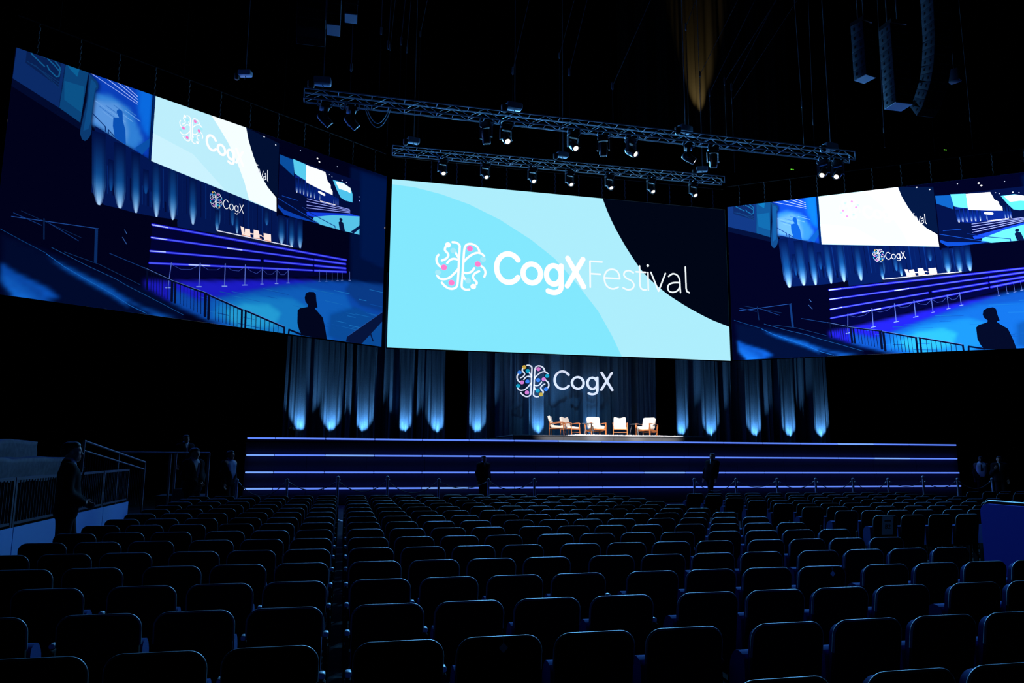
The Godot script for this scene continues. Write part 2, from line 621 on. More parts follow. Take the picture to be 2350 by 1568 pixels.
func feed_picture() -> ImageTexture:
	cv = Image.create(2000 * SS, 1070 * SS, false, Image.FORMAT_RGB8)
	cv.fill(hexc("01021a"))
	po("000f3a",[1723,14,2034,1,2043,1079,1772,1072])
	po("00164a",[1797,23,2010,21,2026,589,1820,549])
	po("0a3fb8",[268,-11,578,-6,586,324,539,309,469,287,318,235,322,75,331,64,329,33])
	po("0a6ae0",[501,-4,578,-6,578,221,538,184,508,94])
	po("2f7fd6",[324,83,386,70,473,102,514,167,547,236,513,297,469,287,318,235])
	po("5a97e0",[321,114,423,95,462,141,478,229,469,282,356,237,321,225])
	po("1a1ab8",[601,893,718,882,888,926,896,1037,731,993,605,943])
	po("0c48a8",[723,878,1389,754,1794,694,2007,676,2029,1072,1887,1067,1616,1071,1117,1072,912,1045,731,988])
	po("1c1cc4",[723,878,1389,754,1577,727,1313,798,1075,879,868,951,730,911])
	po("0f5cb8",[922,942,1133,869,1443,787,1723,776,1803,889,1735,1023,1595,1070,1117,1072,917,1034])
	po("1578c4",[967,957,1135,891,1381,857,1517,907,1457,1028,1348,1071,1116,1066,943,1014])
	po("239ad4",[1002,984,1107,929,1245,913,1322,947,1289,1027,1116,1055,1028,1029])
	po("0a3a86",[1757,701,2007,676,2016,845,1839,833,1723,763])
	po("0a4a98",[1629,914,1801,845,2015,897,2025,1064,1811,1069,1621,1037])
	po("010a2c",[18,802,624,938,794,1008,799,1071,629,1069,43,1072])
	po("0b50b4",[29,923,85,954,211,1000,261,1036,150,1071,95,1065,36,1001])
	po("1264cc",[33,968,77,981,146,1025,193,1051,95,1065,37,1006])
	sk("062c70",3,[31,943,105,976,191,1021])
	sk("062c70",3,[32,958,106,990,191,1031])
	sk("062c70",3,[33,972,108,1003,192,1040])
	sk("062c70",3,[35,987,109,1016,193,1050])
	sk("062c70",3,[36,1001,110,1030,194,1059])
	po("0c54b0",[192,868,266,911,353,949,460,994,551,1040,526,1007,471,960,371,927,288,898])
	po("0a4aa4",[415,951,502,978,594,1019,798,1062,670,1060,549,1017])
	soften()
	po("020a2c",[1,141,185,207,273,246,272,277,0,176])
	po("0b2a66",[3,-12,191,-25,183,207,1,141])
	po("0a4278",[191,-25,286,1,273,246,185,207])
	po("0b5288",[194,76,275,73,275,198,201,163])
	po("0b3a70",[286,1,308,17,324,27,330,37,332,51,331,64,325,69,322,77,320,133,317,202,317,236,321,258,321,277,315,301,307,315,298,324,286,320,276,297,276,274,286,151,290,29])
	po("0d4a86",[299,25,319,37,325,54,319,66,316,135,314,232,308,263,288,279,295,171])
	sk("03133a",4,[289,14,289,135,275,269])
	sk("052050",3,[192,-20,189,92,183,207])
	po("0a5f96",[192,-11,250,-8,243,38,213,16])
	po("081f50",[41,-10,170,-11,179,40,173,113,41,54])
	sk("10588c",6,[57,-14,60,5,112,41])
	sk("10588c",6,[76,-14,108,0,111,-17])
	sk("10588c",6,[125,-9,147,-2,171,21,174,34])
	sk("10588c",6,[122,2,149,20,173,42,171,64,160,70,130,48,123,34])
	sk("0c3468",3,[47,45,173,89])
	sk("0c3468",3,[63,47,174,103])
	sk("0c3468",3,[78,50,175,117])
	sk("6aa2e6",4,[326,122,392,151])
	sk("3b78c8",4,[343,141,410,171])
	sk("6aa2e6",4,[360,160,428,190])
	sk("3b78c8",4,[373,128,442,157])
	sk("6aa2e6",4,[391,147,460,177])
	sk("3b78c8",4,[405,114,474,144])
	sk("6aa2e6",4,[422,134,492,164])
	sk("3b78c8",4,[436,101,506,130])
	sk("6aa2e6",4,[454,121,525,151])
	sk("a9bcff",3,[268,-11,507,72])
	sk("a9bcff",4,[351,-8,506,61])
	sk("a9bcff",4,[401,-7,505,47])
	sk("a9bcff",4,[437,-5,504,33])
	dt("0a50b4",432,139,13,14)
	po("0a50b4",[420,143,445,137,449,175,433,171])
	po("0a50b4",[407,173,429,167,449,175,463,214,471,286,421,268,408,214])
	sk("052a6a",4,[320,186,377,229,379,251])
	sk("052a6a",4,[393,263,391,239,419,262])
	po("0a4fa8",[512,288,580,215,583,250,546,312])
	po("031650",[333,240,469,287,589,326,590,329,887,358,1261,414,1263,436,1417,421,1426,582,1419,584,730,622,735,585,630,596,534,600,463,596,400,596,344,550])
	sk("041c58",4,[338,396,349,534])
	sk("020a34",7,[350,398,361,535])
	sk("06286e",3,[363,401,374,536])
	sk("041c58",4,[375,404,386,537])
	sk("020a34",6,[388,407,398,538])
	sk("06286e",3,[400,410,411,539])
	sk("041c58",4,[413,413,423,539])
	sk("020a34",6,[426,417,436,540])
	sk("06286e",4,[439,420,449,541])
	sk("041c58",4,[452,424,461,542])
	sk("020a34",7,[465,428,474,543])
	sk("06286e",3,[478,433,487,544])
	sk("041c58",4,[491,437,500,545])
	sk("020a34",6,[505,442,513,546])
	sk("06286e",3,[518,447,526,547])
	sk("041c58",4,[532,452,539,548])
	sk("020a34",6,[545,457,552,549])
	sk("06286e",4,[559,462,566,550])
	sk("041c58",4,[573,468,579,551])
	sk("020a34",6,[586,474,592,552])
	sk("06286e",3,[600,480,606,553])
	sk("041c58",4,[614,486,620,554])
	sk("020a34",7,[629,492,633,554])
	sk("06286e",4,[643,499,647,555])
	sk("041c58",4,[657,506,661,556])
	sk("020a34",7,[671,513,675,557])
	sk("06286e",4,[686,520,689,558])
	sk("041c58",4,[700,528,703,559])
	sk("020a34",7,[715,535,717,560])
	sk("06286e",4,[730,543,731,562])
	sk("041c58",3,[604,349,618,540])
	sk("020a34",2,[626,351,641,540])
	sk("06286e",5,[649,353,663,541])
	sk("041c58",3,[672,354,686,541])
	sk("020a34",3,[695,356,708,542])
	sk("06286e",5,[718,358,731,542])
	sk("041c58",3,[741,360,754,543])
	sk("020a34",3,[765,362,778,543])
	sk("06286e",5,[789,364,802,544])
	sk("041c58",3,[813,366,825,544])
	sk("020a34",3,[837,368,849,545])
	sk("06286e",5,[862,370,874,545])
	sk("041c58",3,[886,372,898,546])
	sk("020a34",3,[911,374,923,546])
	sk("06286e",5,[937,376,948,547])
	sk("041c58",3,[962,378,973,548])
	sk("020a34",3,[988,380,999,548])
	sk("06286e",5,[1014,382,1025,549])
	sk("041c58",3,[1040,384,1051,549])
	sk("020a34",3,[1066,386,1077,550])
	sk("06286e",6,[1093,388,1103,550])
	sk("041c58",4,[1120,390,1130,551])
	sk("020a34",3,[1147,393,1157,551])
	sk("06286e",5,[1175,395,1185,552])
	sk("041c58",4,[1203,397,1212,553])
	sk("020a34",3,[1231,399,1240,553])
	sk("041c58",3,[1266,444,1275,590])
	sk("020a34",3,[1279,444,1287,590])
	sk("06286e",5,[1292,444,1300,589])
	sk("041c58",3,[1304,443,1313,589])
	sk("020a34",2,[1317,443,1326,588])
	sk("06286e",5,[1330,442,1338,588])
	sk("041c58",3,[1343,442,1351,587])
	sk("020a34",3,[1356,441,1364,587])
	sk("06286e",5,[1369,441,1377,586])
	sk("041c58",3,[1382,440,1390,585])
	sk("020a34",3,[1396,440,1404,585])
	sk("06286e",5,[1409,439,1417,584])
	fl(352,264,380,602,59,"1464b0","b8dcff")
	fl(445,287,469,595,53,"1464b0","b8dcff")
	fl(518,310,541,599,40,"1464b0","b8dcff")
	fl(612,296,635,596,38,"1464b0","b8dcff")
	fl(691,287,713,592,43,"1464b0","b8dcff")
	fl(413,377,425,523,23,"0b3a80","0e4c94")
	fl(570,379,578,496,26,"0b3a80","0e4c94")
	fl(794,343,812,591,38,"1464b0","b8dcff")
	fl(928,361,941,568,34,"0d3c7c","5aa0e0")
	fl(1005,368,1017,547,26,"0d3c7c","2a70b8")
	fl(1202,399,1208,501,27,"0d3c7c","2a70b8")
	fl(1037,476,1044,583,20,"1464b0","b8dcff")
	fl(929,486,937,593,23,"1464b0","b8dcff")
	fl(1292,425,1301,584,40,"1464b0","b8dcff")
	fl(1354,421,1363,589,35,"1464b0","b8dcff")
	fl(1407,421,1416,583,34,"1464b0","b8dcff")
	po("021033",[1058,0,1255,25,1261,329,1201,290,1155,233,1108,143,1075,64])
	po("bdeefc",[586,-7,1058,0,1075,64,1108,143,1155,233,1201,290,1256,335,1261,414,590,329])
	po("cbf3ff",[588,188,787,233,964,370,590,329])
	po("f6ffff",[865,-1,1058,0,1075,64,1108,143,1155,233,1201,290,1256,335,1261,414,1098,387,1068,303,1022,209,967,119,914,54])
	sk("02184a",7,[575,-7,581,331])
	brain_on(Transform2D(Vector2(0.2087,0.0087),Vector2(0.0203,0.2288),Vector2(704,42)),1)
	word_on(Transform2D(Vector2(0.1910,0.0370),Vector2(0.0167,0.2333),Vector2(845,99)),62,0)
	sk("f4f8ff",4,[1141,207,1139,230])
	sk("f4f8ff",4,[1146,204,1161,249,1170,209])
	sk("f4f8ff",4,[1176,225,1185,217,1186,252])
	sk("f4f8ff",4,[1185,237,1175,237,1172,251,1178,257,1185,249])
	sk("f4f8ff",4,[1195,196,1196,251,1202,260])
	dt("f4f8ff",1136,185,3,4)
	brain_on(Transform2D(Vector2(0.1148,0.0052),Vector2(0.0102,0.1407),Vector2(885,394)),0)
	word_on(Transform2D(Vector2(0.1050,0.0030),Vector2(0.0083,0.1444),Vector2(957,420)),30,0)
	po("020c38",[1261,85,1521,88,1797,87,1810,418,1518,420,1268,387])
	po("0a4f9f",[1261,85,1354,92,1354,185,1264,136])
	po("59cdf0",[1344,86,1426,93,1432,195,1358,166])
	po("06207a",[1361,170,1512,209,1656,236,1658,276,1444,283,1369,267])
	fl(1374,189,1379,273,19,"0a3aa0","ffffff")
	fl(1396,187,1400,272,16,"0a3aa0","ffffff")
	fl(1417,188,1422,273,14,"0a3aa0","ffffff")
	fl(1443,190,1447,275,14,"0a3aa0","ffffff")
	fl(1463,191,1468,277,14,"0a3aa0","ffffff")
	fl(1489,190,1493,277,12,"0a3aa0","ffffff")
	fl(1524,189,1528,275,9,"0a3aa0","ffffff")
	fl(1619,192,1623,280,8,"0a3aa0","ffffff")
	fl(1633,191,1638,279,9,"0a3aa0","ffffff")
	fl(1647,190,1651,278,8,"0a3aa0","ffffff")
	po("fdffff",[1427,95,1556,100,1574,150,1596,167,1597,186,1611,201,1612,225,1528,214,1432,197])
	po("4fc4ee",[1608,132,1678,130,1734,148,1750,182,1752,232,1700,234,1666,224,1637,184])
	po("f4ffff",[1624,136,1684,133,1734,148,1736,181,1708,174,1653,175])
	sk("ffffff",15,[1521,230,1555,237])
	po("03083a",[1442,286,1735,277,1753,302,1444,369])
	sk("fff4f0",5,[1531,281,1631,278])
	sk("9aa8ff",4,[1445,290,1732,280])
	sk("9aa8ff",4,[1444,306,1735,286])
	sk("9aa8ff",4,[1446,327,1736,292])
	sk("9aa8ff",4,[1445,343,1736,300])
	po("1440e0",[1444,368,1736,306,1806,303,1807,327,1568,385,1450,386])
	po("58c4ea",[1495,384,1618,343,1806,305,1810,418,1764,418,1654,420,1538,419,1486,404])
	po("0a3fae",[1267,370,1308,390,1456,407,1522,415,1377,420,1305,417,1268,387])
	sk("1450c8",3,[1267,335,1527,413])
	sk("1450c8",3,[1289,315,1386,316])
	sk("0a2a7a",4,[1418,347,1479,370,1637,405,1638,419])
	dt("05123c",1675,356,11,9)
	po("05123c",[1660,376,1673,364,1692,371,1705,413,1709,424,1670,418,1664,394])
	po("06184a",[1747,413,1808,360,1809,379,1769,419])
	dt("ffffff",1500,36,6,5)
	dt("ffffff",1513,52,6,5)
	dt("cfe0ff",1635,44,3,3)
	dt("cfe0ff",1602,116,3,3)
	dt("cfe0ff",1583,108,3,2)
	dt("cfe0ff",1703,123,3,3)
	dt("cfe0ff",1387,24,3,3)
	dt("cfe0ff",1672,117,4,4)
	dt("e8f0ff",1163,16,5,4)
	dt("e8f0ff",1234,40,4,4)
	po("0a1238",[931,596,1369,585,1370,598,938,616])
	sk("e6ecff",5,[937,593,1369,584])
	po("ffe9df",[1060,540,1080,543,1087,583,1071,583])
	po("ffe9df",[1086,547,1113,545,1120,587,1086,587])
	po("ffe9df",[1134,542,1164,542,1173,583,1136,585])
	po("ffe9df",[1192,547,1235,546,1239,585,1197,585])
	sk("ffe2d4",4,[1082,568,1132,568])
	sk("ffe2d4",4,[1114,566,1181,563])
	sk("ffd8c8",4,[1165,563,1193,569])
	sk("e09a82",4,[1071,585,1121,585])
	sk("e09a82",4,[1137,587,1182,583])
	sk("e09a82",5,[1197,585,1238,585])
	po("010330",[620,635,1722,587,1725,662,1508,727,723,876,617,849])
	sk("1818c4",14,[620,637,1722,590])
	sk("4f5cf8",6,[620,637,1722,590])
	sk("1818c4",12,[620,700,1503,631])
	sk("4f5cf8",6,[620,700,1503,631])
	sk("1818c4",15,[1513,630,1719,614])
	sk("4f5cf8",7,[1513,630,1719,614])
	sk("1818c4",12,[620,766,1180,700])
	sk("4f5cf8",6,[620,766,1180,700])
	sk("1818c4",14,[1207,696,1498,665])
	sk("4f5cf8",6,[1207,696,1498,665])
	sk("1818c4",15,[1515,663,1721,640])
	sk("4f5cf8",7,[1515,663,1721,640])
	sk("1818c4",12,[620,824,1499,694])
	sk("4f5cf8",6,[620,824,1499,694])
	sk("1818c4",15,[1516,692,1725,660])
	sk("4f5cf8",7,[1516,692,1725,660])
	sk("b8ccff",6,[620,638,690,635])
	sk("b8ccff",5,[620,700,692,695])
	sk("b8ccff",5,[620,766,689,756])
	sk("b8ccff",6,[998,672,1076,665])
	sk("b8ccff",6,[807,796,911,781])
	sk("1464b4",2,[1035,892,1111,895])
	sk("1a70bc",3,[1898,736,2021,738])
	sk("0c4a9e",4,[973,903,1029,905])
	sk("1a70bc",3,[1671,957,1740,961])
	sk("1a70bc",2,[1748,987,1910,996])
	sk("1464b4",3,[1432,960,1534,965])
	sk("1a70bc",2,[1090,1069,1213,1078])
	sk("1464b4",3,[1098,1015,1167,1019])
	sk("1a70bc",2,[1421,905,1480,907])
	sk("1a70bc",4,[1651,783,1756,786])
	sk("1464b4",2,[1480,960,1539,963])
	sk("1464b4",3,[1804,898,1911,902])
	sk("1a70bc",2,[1592,852,1707,856])
	sk("1464b4",2,[871,946,980,952])
	sk("1a70bc",4,[1827,807,1877,808])
	sk("1a70bc",2,[1785,980,1932,988])
	sk("0b4494",4,[1099,1072,1218,1081])
	sk("1464b4",4,[1748,917,1803,919])
	sk("1464b4",3,[1092,915,1192,920])
	sk("1a70bc",4,[821,915,870,917])
	sk("1464b4",2,[1390,911,1454,914])
	sk("1464b4",3,[1878,880,2003,884])
	sk("1464b4",3,[1914,886,1990,889])
	sk("1464b4",3,[1210,847,1295,850])
	sk("0c4a9e",2,[1231,885,1290,887])
	sk("1a70bc",2,[1042,914,1101,916])
	sk("0c4a9e",4,[1903,824,2081,829])
	sk("1464b4",3,[900,937,1021,944])
	sk("0b4494",3,[1492,982,1613,989])
	sk("0b4494",5,[1488,955,1562,959])
	sk("1464b4",4,[1496,801,1651,804])
	sk("0b4494",3,[1078,1051,1207,1060])
	sk("0c4a9e",2,[1599,998,1669,1002])
	sk("0b4494",4,[966,1013,1025,1017])
	sk("1464b4",2,[1643,980,1758,987])
	sk("0b4494",4,[1436,994,1545,1000])
	sk("0c4a9e",3,[1242,852,1359,856])
	sk("1a70bc",2,[1741,900,1804,903])
	sk("1a70bc",4,[1763,971,1848,975])
	sk("1a70bc",2,[898,1009,968,1013])
	sk("0c4a9e",2,[1613,979,1707,984])
	sk("5068c0",4,[721,803,714,924])
	sk("7f9ae0",4,[703,929,725,925])
	sk("3a50b0",2,[722,811,769,826,816,818,862,786])
	sk("5068c0",5,[862,778,863,893])
	sk("7f9ae0",5,[852,898,875,894])
	sk("3a50b0",2,[862,786,906,803,949,795,992,764])
	sk("5068c0",5,[991,755,994,868])
	sk("7f9ae0",5,[982,873,1007,869])
	sk("3a50b0",2,[992,764,1029,782,1066,779,1101,748])
	sk("5068c0",5,[1100,740,1103,843])
	sk("7f9ae0",5,[1091,849,1116,844])
	sk("3a50b0",2,[1101,748,1134,768,1166,774,1197,744])
	sk("5068c0",4,[1196,735,1199,821])
	sk("7f9ae0",3,[1191,826,1208,823])
	sk("3a50b0",2,[1197,744,1226,765,1255,761,1282,731])
	sk("5068c0",3,[1282,722,1284,804])
	sk("7f9ae0",4,[1275,809,1293,806])
	sk("3a50b0",2,[1282,731,1306,754,1328,750,1350,721])
	sk("5068c0",4,[1349,712,1353,788])
	sk("7f9ae0",4,[1344,793,1362,790])
	sk("5068c0",2,[1547,680,1550,744])
	sk("7f9ae0",2,[1544,749,1557,746])
	sk("5068c0",2,[1592,678,1595,736])
	sk("7f9ae0",2,[1589,741,1602,738])
	sk("5068c0",2,[1631,674,1634,727])
	sk("7f9ae0",2,[1627,732,1641,730])
	sk("5068c0",2,[1667,670,1670,720])
	sk("7f9ae0",3,[1663,724,1677,722])
	sk("5068c0",3,[1698,664,1700,711])
	sk("7f9ae0",2,[1693,716,1707,713])
	sk("5068c0",3,[1751,654,1753,701])
	sk("7f9ae0",3,[1746,706,1761,704])
	sk("030a28",9,[598,853,729,890])
	sk("030a28",10,[729,890,904,924])
	sk("030a28",10,[910,928,1099,978])
	sk("030a28",10,[1114,978,1343,1037])
	sk("030a28",10,[1343,1037,1345,1071])
	sk("030a28",10,[1373,1046,1452,1064])
	sk("030a28",10,[1373,1046,1371,1076])
	sk("030a28",12,[731,890,736,987])
	sk("030a28",10,[747,893,752,993])
	sk("030a28",14,[899,924,904,1036])
	sk("030a28",13,[917,932,922,1049])
	sk("030a28",11,[1096,978,1100,1074])
	sk("030a28",11,[1117,980,1120,1077])
	sk("030a28",8,[612,855,618,951])
	sk("030a28",2,[631,865,636,959])
	sk("030a28",2,[644,868,649,962])
	sk("030a28",2,[657,872,663,966])
	sk("030a28",2,[670,875,676,970])
	sk("030a28",3,[683,878,689,974])
	sk("030a28",2,[697,882,702,978])
	sk("030a28",2,[710,885,716,982])
	sk("030a28",3,[772,900,777,995])
	sk("030a28",3,[789,903,794,1001])
	sk("030a28",2,[806,907,811,1006])
	sk("030a28",2,[823,910,829,1012])
	sk("030a28",2,[840,913,846,1018])
	sk("030a28",3,[858,916,864,1024])
	sk("030a28",3,[875,919,882,1030])
	sk("030a28",2,[952,945,957,1052])
	sk("030a28",3,[971,949,976,1055])
	sk("030a28",2,[990,954,996,1058])
	sk("030a28",3,[1010,958,1015,1061])
	sk("030a28",3,[1030,962,1035,1064])
	sk("030a28",3,[1050,967,1055,1067])
	sk("030a28",2,[1070,972,1075,1070])
	sk("030a28",3,[1151,991,1154,1075])
	sk("030a28",3,[1176,997,1179,1075])
	sk("030a28",3,[1202,1003,1204,1074])
	sk("030a28",3,[1228,1009,1230,1074])
	sk("030a28",3,[1254,1016,1255,1074])
	sk("030a28",3,[1280,1022,1281,1073])
	sk("030a28",3,[1307,1029,1307,1073])
	sk("5f86d8",2,[597,850,729,887])
	sk("5f86d8",2,[729,887,904,920])
	sk("5f86d8",2,[910,924,1099,973])
	sk("5f86d8",2,[1113,974,1343,1032])
	po("02061e",[1465,876,1460,856,1465,832,1485,819,1516,815,1530,826,1535,862,1544,898,1528,903,1531,913,1480,906,1483,894])
	po("02061e",[1422,1003,1420,933,1434,919,1480,905,1531,909,1582,951,1602,1015,1616,1074,1452,1067,1434,1037])
	po("06143c",[1744,1068,1750,1039,2014,849,2016,900,1849,1075])
	sk("06143c",9,[1919,1006,1936,1042])
	sk("24509c",3,[1754,1036,2012,849])
	sk("1560b4",3,[192,868,266,911,353,949,460,994,551,1040,624,1065])
	sk("0f4a8c",2,[17,798,92,828,188,864])
	sk("1a5aa0",2,[209,836,356,889,476,926,521,946,684,1005,797,1047])
	sk("123f78",2,[260,845,408,874,587,935])
	sk("1f4fa0",3,[51,736,387,711])
	sk("0f2f60",2,[84,704,321,768])
	sk("12387a",3,[188,731,310,784])
	sk("12387a",3,[57,719,163,748])
	sk("081f48",6,[170,718,177,805])
	sk("0a2a60",13,[379,718,387,865])
	sk("123a7a",3,[442,814,608,854])
	sk("3a68b0",3,[497,691,508,707])
	sk("2a4f90",4,[491,728,511,755])
	po("010418",[713,626,709,602,718,584,732,583,737,620])
	dt("9fb0ff",1798,185,4,3)
	dt("9fb0ff",1800,208,4,4)
	dt("c8b8b0",2003,331,9,8)
	return finish(2000, 1070)

func screen_face(w: float, h: float) -> ArrayMesh:
	var a := []
	a.resize(Mesh.ARRAY_MAX)
	a[Mesh.ARRAY_VERTEX] = PackedVector3Array([Vector3(0, 0, 0), Vector3(w, 0, 0), Vector3(w, h, 0), Vector3(0, h, 0)])
	a[Mesh.ARRAY_NORMAL] = PackedVector3Array([Vector3.BACK, Vector3.BACK, Vector3.BACK, Vector3.BACK])
	a[Mesh.ARRAY_TEX_UV] = PackedVector2Array([Vector2(0, 1), Vector2(1, 1), Vector2(1, 0), Vector2(0, 0)])
	a[Mesh.ARRAY_INDEX] = PackedInt32Array([0, 2, 1, 0, 3, 2])
	var m := ArrayMesh.new()
	m.add_surface_from_arrays(Mesh.PRIMITIVE_TRIANGLES, a)
	return m

func screen(label: String, origin: Vector3, dir: Vector3, w: float, h: float, tex: Texture2D, gain: float, energy: float, c: Color, n_hang: int):
	var t := thing("led_screen", label, "screen", origin, 0, "big screens above the stage")
	t.transform = Transform3D(Basis(dir, Vector3.UP, dir.cross(Vector3.UP)), origin)
	var m := StandardMaterial3D.new()
	m.resource_name = "screen_picture"
	m.albedo_color = Color.BLACK
	m.roughness = 1.0
	m.metallic_specular = 0.0
	m.emission_enabled = true
	m.emission = Color.BLACK
	m.emission_texture = tex
	m.emission_energy_multiplier = gain
	obj("screen_face", screen_face(w, h), m, t)
	var fr := MB.new()
	fr.box(Vector3(w / 2, h / 2, -0.11), Vector3(w + 0.04, h + 0.04, 0.2))
	obj("frame", fr.done(), "frame_black", t)
	var pipe := MB.new().tube(Vector3(0, h + 1.15, -0.12), Vector3(w, h + 1.15, -0.12), 0.03)
	obj("header_pipe", pipe.done(), "black_metal", t)
	var hg := MB.new()
	for k in 9:
		hg.tube(Vector3(0.012 if k % 2 else -0.012, 0.02 + k * 0.122, 0), Vector3(0.012 if k % 2 else -0.012, 0.15 + k * 0.122, 0), 0.022, -1, 5)
	var hm := hg.done()
	for k in n_hang:
		obj("hanger_chain", hm, "steel", t, Transform3D(Basis(), Vector3(w * (k + 0.5) / n_hang, h, -0.1)))
	var wire := MB.new().tube(Vector3(0, h + 1.15, -0.12), Vector3(0, 33.9 - origin.y, -0.12), 0.008, -1, 5).done()
	for k in 4:
		obj("suspension_wire", wire, "black_metal", t, Transform3D(Basis(), Vector3(w * (0.08 + 0.28 * k), 0, 0)))
	area(t, Transform3D(Basis(Vector3(-1, 0, 0), Vector3.UP, Vector3(0, 0, -1)), Vector3(w / 2, h / 2, 0.02)), Vector2(w, h), energy, c)

func build_screens():
	var feed := feed_picture()
	var a := deg_to_rad(54.5)
	screen("large central screen showing a pale blue festival slide with white lettering", Vector3(1.76, 6.53, -34.0), Vector3(17.26, 0, -0.4).normalized(), 17.22, 7.95, main_picture(), 1.0, E_MAIN, Color8(100, 185, 255), 14)
	screen("long angled screen left of the central one showing a live stage view", Vector3(-10.7, 6.55, -25.26), Vector3(sin(a), 0, -cos(a)), 15.0, 8.02, feed, 1.0, E_SIDE, Color8(40, 110, 255), 12)
	screen("angled screen right of the central one showing the same live stage view", Vector3(19.03, 6.55, -34.25), Vector3(sin(a), 0, cos(a)), 15.0, 8.02, feed, 1.9, E_SIDE, Color8(40, 110, 255), 12)

# ---------------------------------------------------------------- curtains and their lights
const LAMPS := [-1.97, -0.59, 0.88, 2.79, 4.34, 6.29, 9.33, 12.04, 16.93, 18.57, 21.1, 23.13, 25.01]
const PANELS := [[-2.25, 0.5], [-0.62, 0.5], [0.96, 0.42], [2.85, 0.34], [4.2, 0.48], [6.3, 0.42], [7.6, 0.3], [9.25, 0.4], [10.7, 0.3], [12.1, 0.45], [13.9, 0.35], [15.1, 0.5], [17.0, 0.36], [18.6, 0.5], [21.05, 0.48], [23.1, 0.42], [25.1, 0.45], [0.12, 0.1], [1.95, 0.12], [3.55, 0.1], [19.7, 0.12], [22.1, 0.12]]
func pleat(x: float) -> float:  # flat panels standing forward of deep recesses, all with fine folds
	var f := 0.0
	for p in PANELS:
		var d := absf(x - p[0])
		if d < p[1] + 0.2:
			f = maxf(f, 1.0 - smoothstep(p[1] - 0.02, p[1] + 0.14, d))
	return -0.4 + 0.4 * f + 0.022 * sin(x * 23.0 + 2.0 * sin(x * 1.7)) + 0.012 * sin(x * 47.0) + (1.0 - f) * 0.07 * sin(x * 13.0)

func swag(x: float) -> float:
	return 0.12 * sin(x * 6.2 + 1.7 * sin(x * 0.9)) + 0.05 * sin(x * 17.0 + 2.0 * sin(x * 1.7))

func cloth(x0: float, x1: float, y0: float, y1: float, z: float, per_m: float, depth := 1.0, fold = null) -> ArrayMesh:
	var n := int((x1 - x0) * per_m)
	var fd: Callable = fold if fold else swag
	return MB.new().grid(func(u, v):
		var x := lerpf(x0, x1, u)
		return Vector3(x + 0.02 * sin(v * 5.0 + x * 3.0), lerpf(y0, y1, v), z + depth * fd.call(x) * (1.0 - 0.2 * v)), n, 6).done()

func build_curtains():
	var names := ["pleated stage curtain lit blue from below, under the left screen", "wide pleated stage curtain behind the white sign and the armchairs", "pleated stage curtain lit blue from below, right of the armchairs"]
	var xs := [[-2.72, 4.72], [5.82, 15.75], [16.68, 25.68]]
	for k in 3:
		tag(obj("curtain", cloth(xs[k][0], xs[k][1], 2.28, 10.5, -36.0, 40.0, 1.0, pleat), "curtain"), names[k], "curtain", "pleated stage curtains")
	var bl := ["black masking drape left of the stage, behind the fence", "black masking drape right of the stage", "black backing drape seen in the gaps between the pleated curtains"]
	var bx := [[-20.0, -3.0], [25.9, 46.0], [-2.9, 25.8]]
	for k in 3:
		tag(obj("black_drape", cloth(bx[k][0], bx[k][1], 2.29 if k == 2 else 0.01, 17.0, -37.6 if k == 2 else -39.3, 8.0), "black_cloth"), bl[k], "drape")
	var ux := LAMPS
	var body := rbox(0.26, 0.16, 0.2, 0.03).done()
	var lens := MB.new().lathe([Vector2(0.07, 0), Vector2(0.065, 0.012), Vector2(0.0, 0.014)], 14).done()
	for i in ux.size():
		var where: String = ["at the left curtain", "at the middle curtain", "at the right curtain"][0 if i < 5 else 1 if i < 8 else 2]
		var j: int = i if i < 5 else i - 5 if i < 8 else i - 8
		var zf: float = -36.0 + 0.3
		var t := thing("uplight", "small floor light shining up the folds, %s from the left %s" % [nth(j), where], "stage light", Vector3(ux[i], 2.27, zf), 0, "floor uplights along the curtains")
		obj("housing", body, "fixture", t, Transform3D(Basis(), Vector3(0, 0.08, 0)))
		obj("lens", lens, "uplight_lens", t, Transform3D(Basis(), Vector3(0, 0.16, -0.02)))
		var gain: float = 0.35 if i == 7 else 1.0
		spot(t, Vector3(0, 0.19, -0.02), Vector3(0, 1, -0.16), E_UPLIGHT * 16.0 * gain, 30.0, Color8(170, 212, 245), 0.05, 1.0)

func build_roof_drape():
	tag(obj("roof_drape", cloth(14.5, 25.5, 19.6, 33.5, -38.0, 16.0, 0.6), "roof_cloth"), "dark drape under the roof with a faint golden glow in its folds", "drape")
	var t := thing("drape_light", "small warm lamp below the glowing roof drape", "lamp", Vector3(19.45, 19.9, -37.35))
	obj("housing", rbox(0.2, 0.16, 0.2, 0.03).done(), "fixture", t)
	obj("lens", MB.new().lathe([Vector2(0.05, 0), Vector2(0.0, 0.01)], 10).done(), "warm_lens", t, Transform3D(Basis(), Vector3(0, 0.08, 0)))
	obj("bracket", MB.new().box(Vector3(0, -0.1, -0.34), Vector3(0.05, 0.05, 0.75)).done(), "black_metal", t)
	spot(t, Vector3(0, 0.12, 0), Vector3(0.02, 1, -0.11), E_ROOF * 6.0, 15.0, Color8(255, 224, 150), 0.04, 1.0)

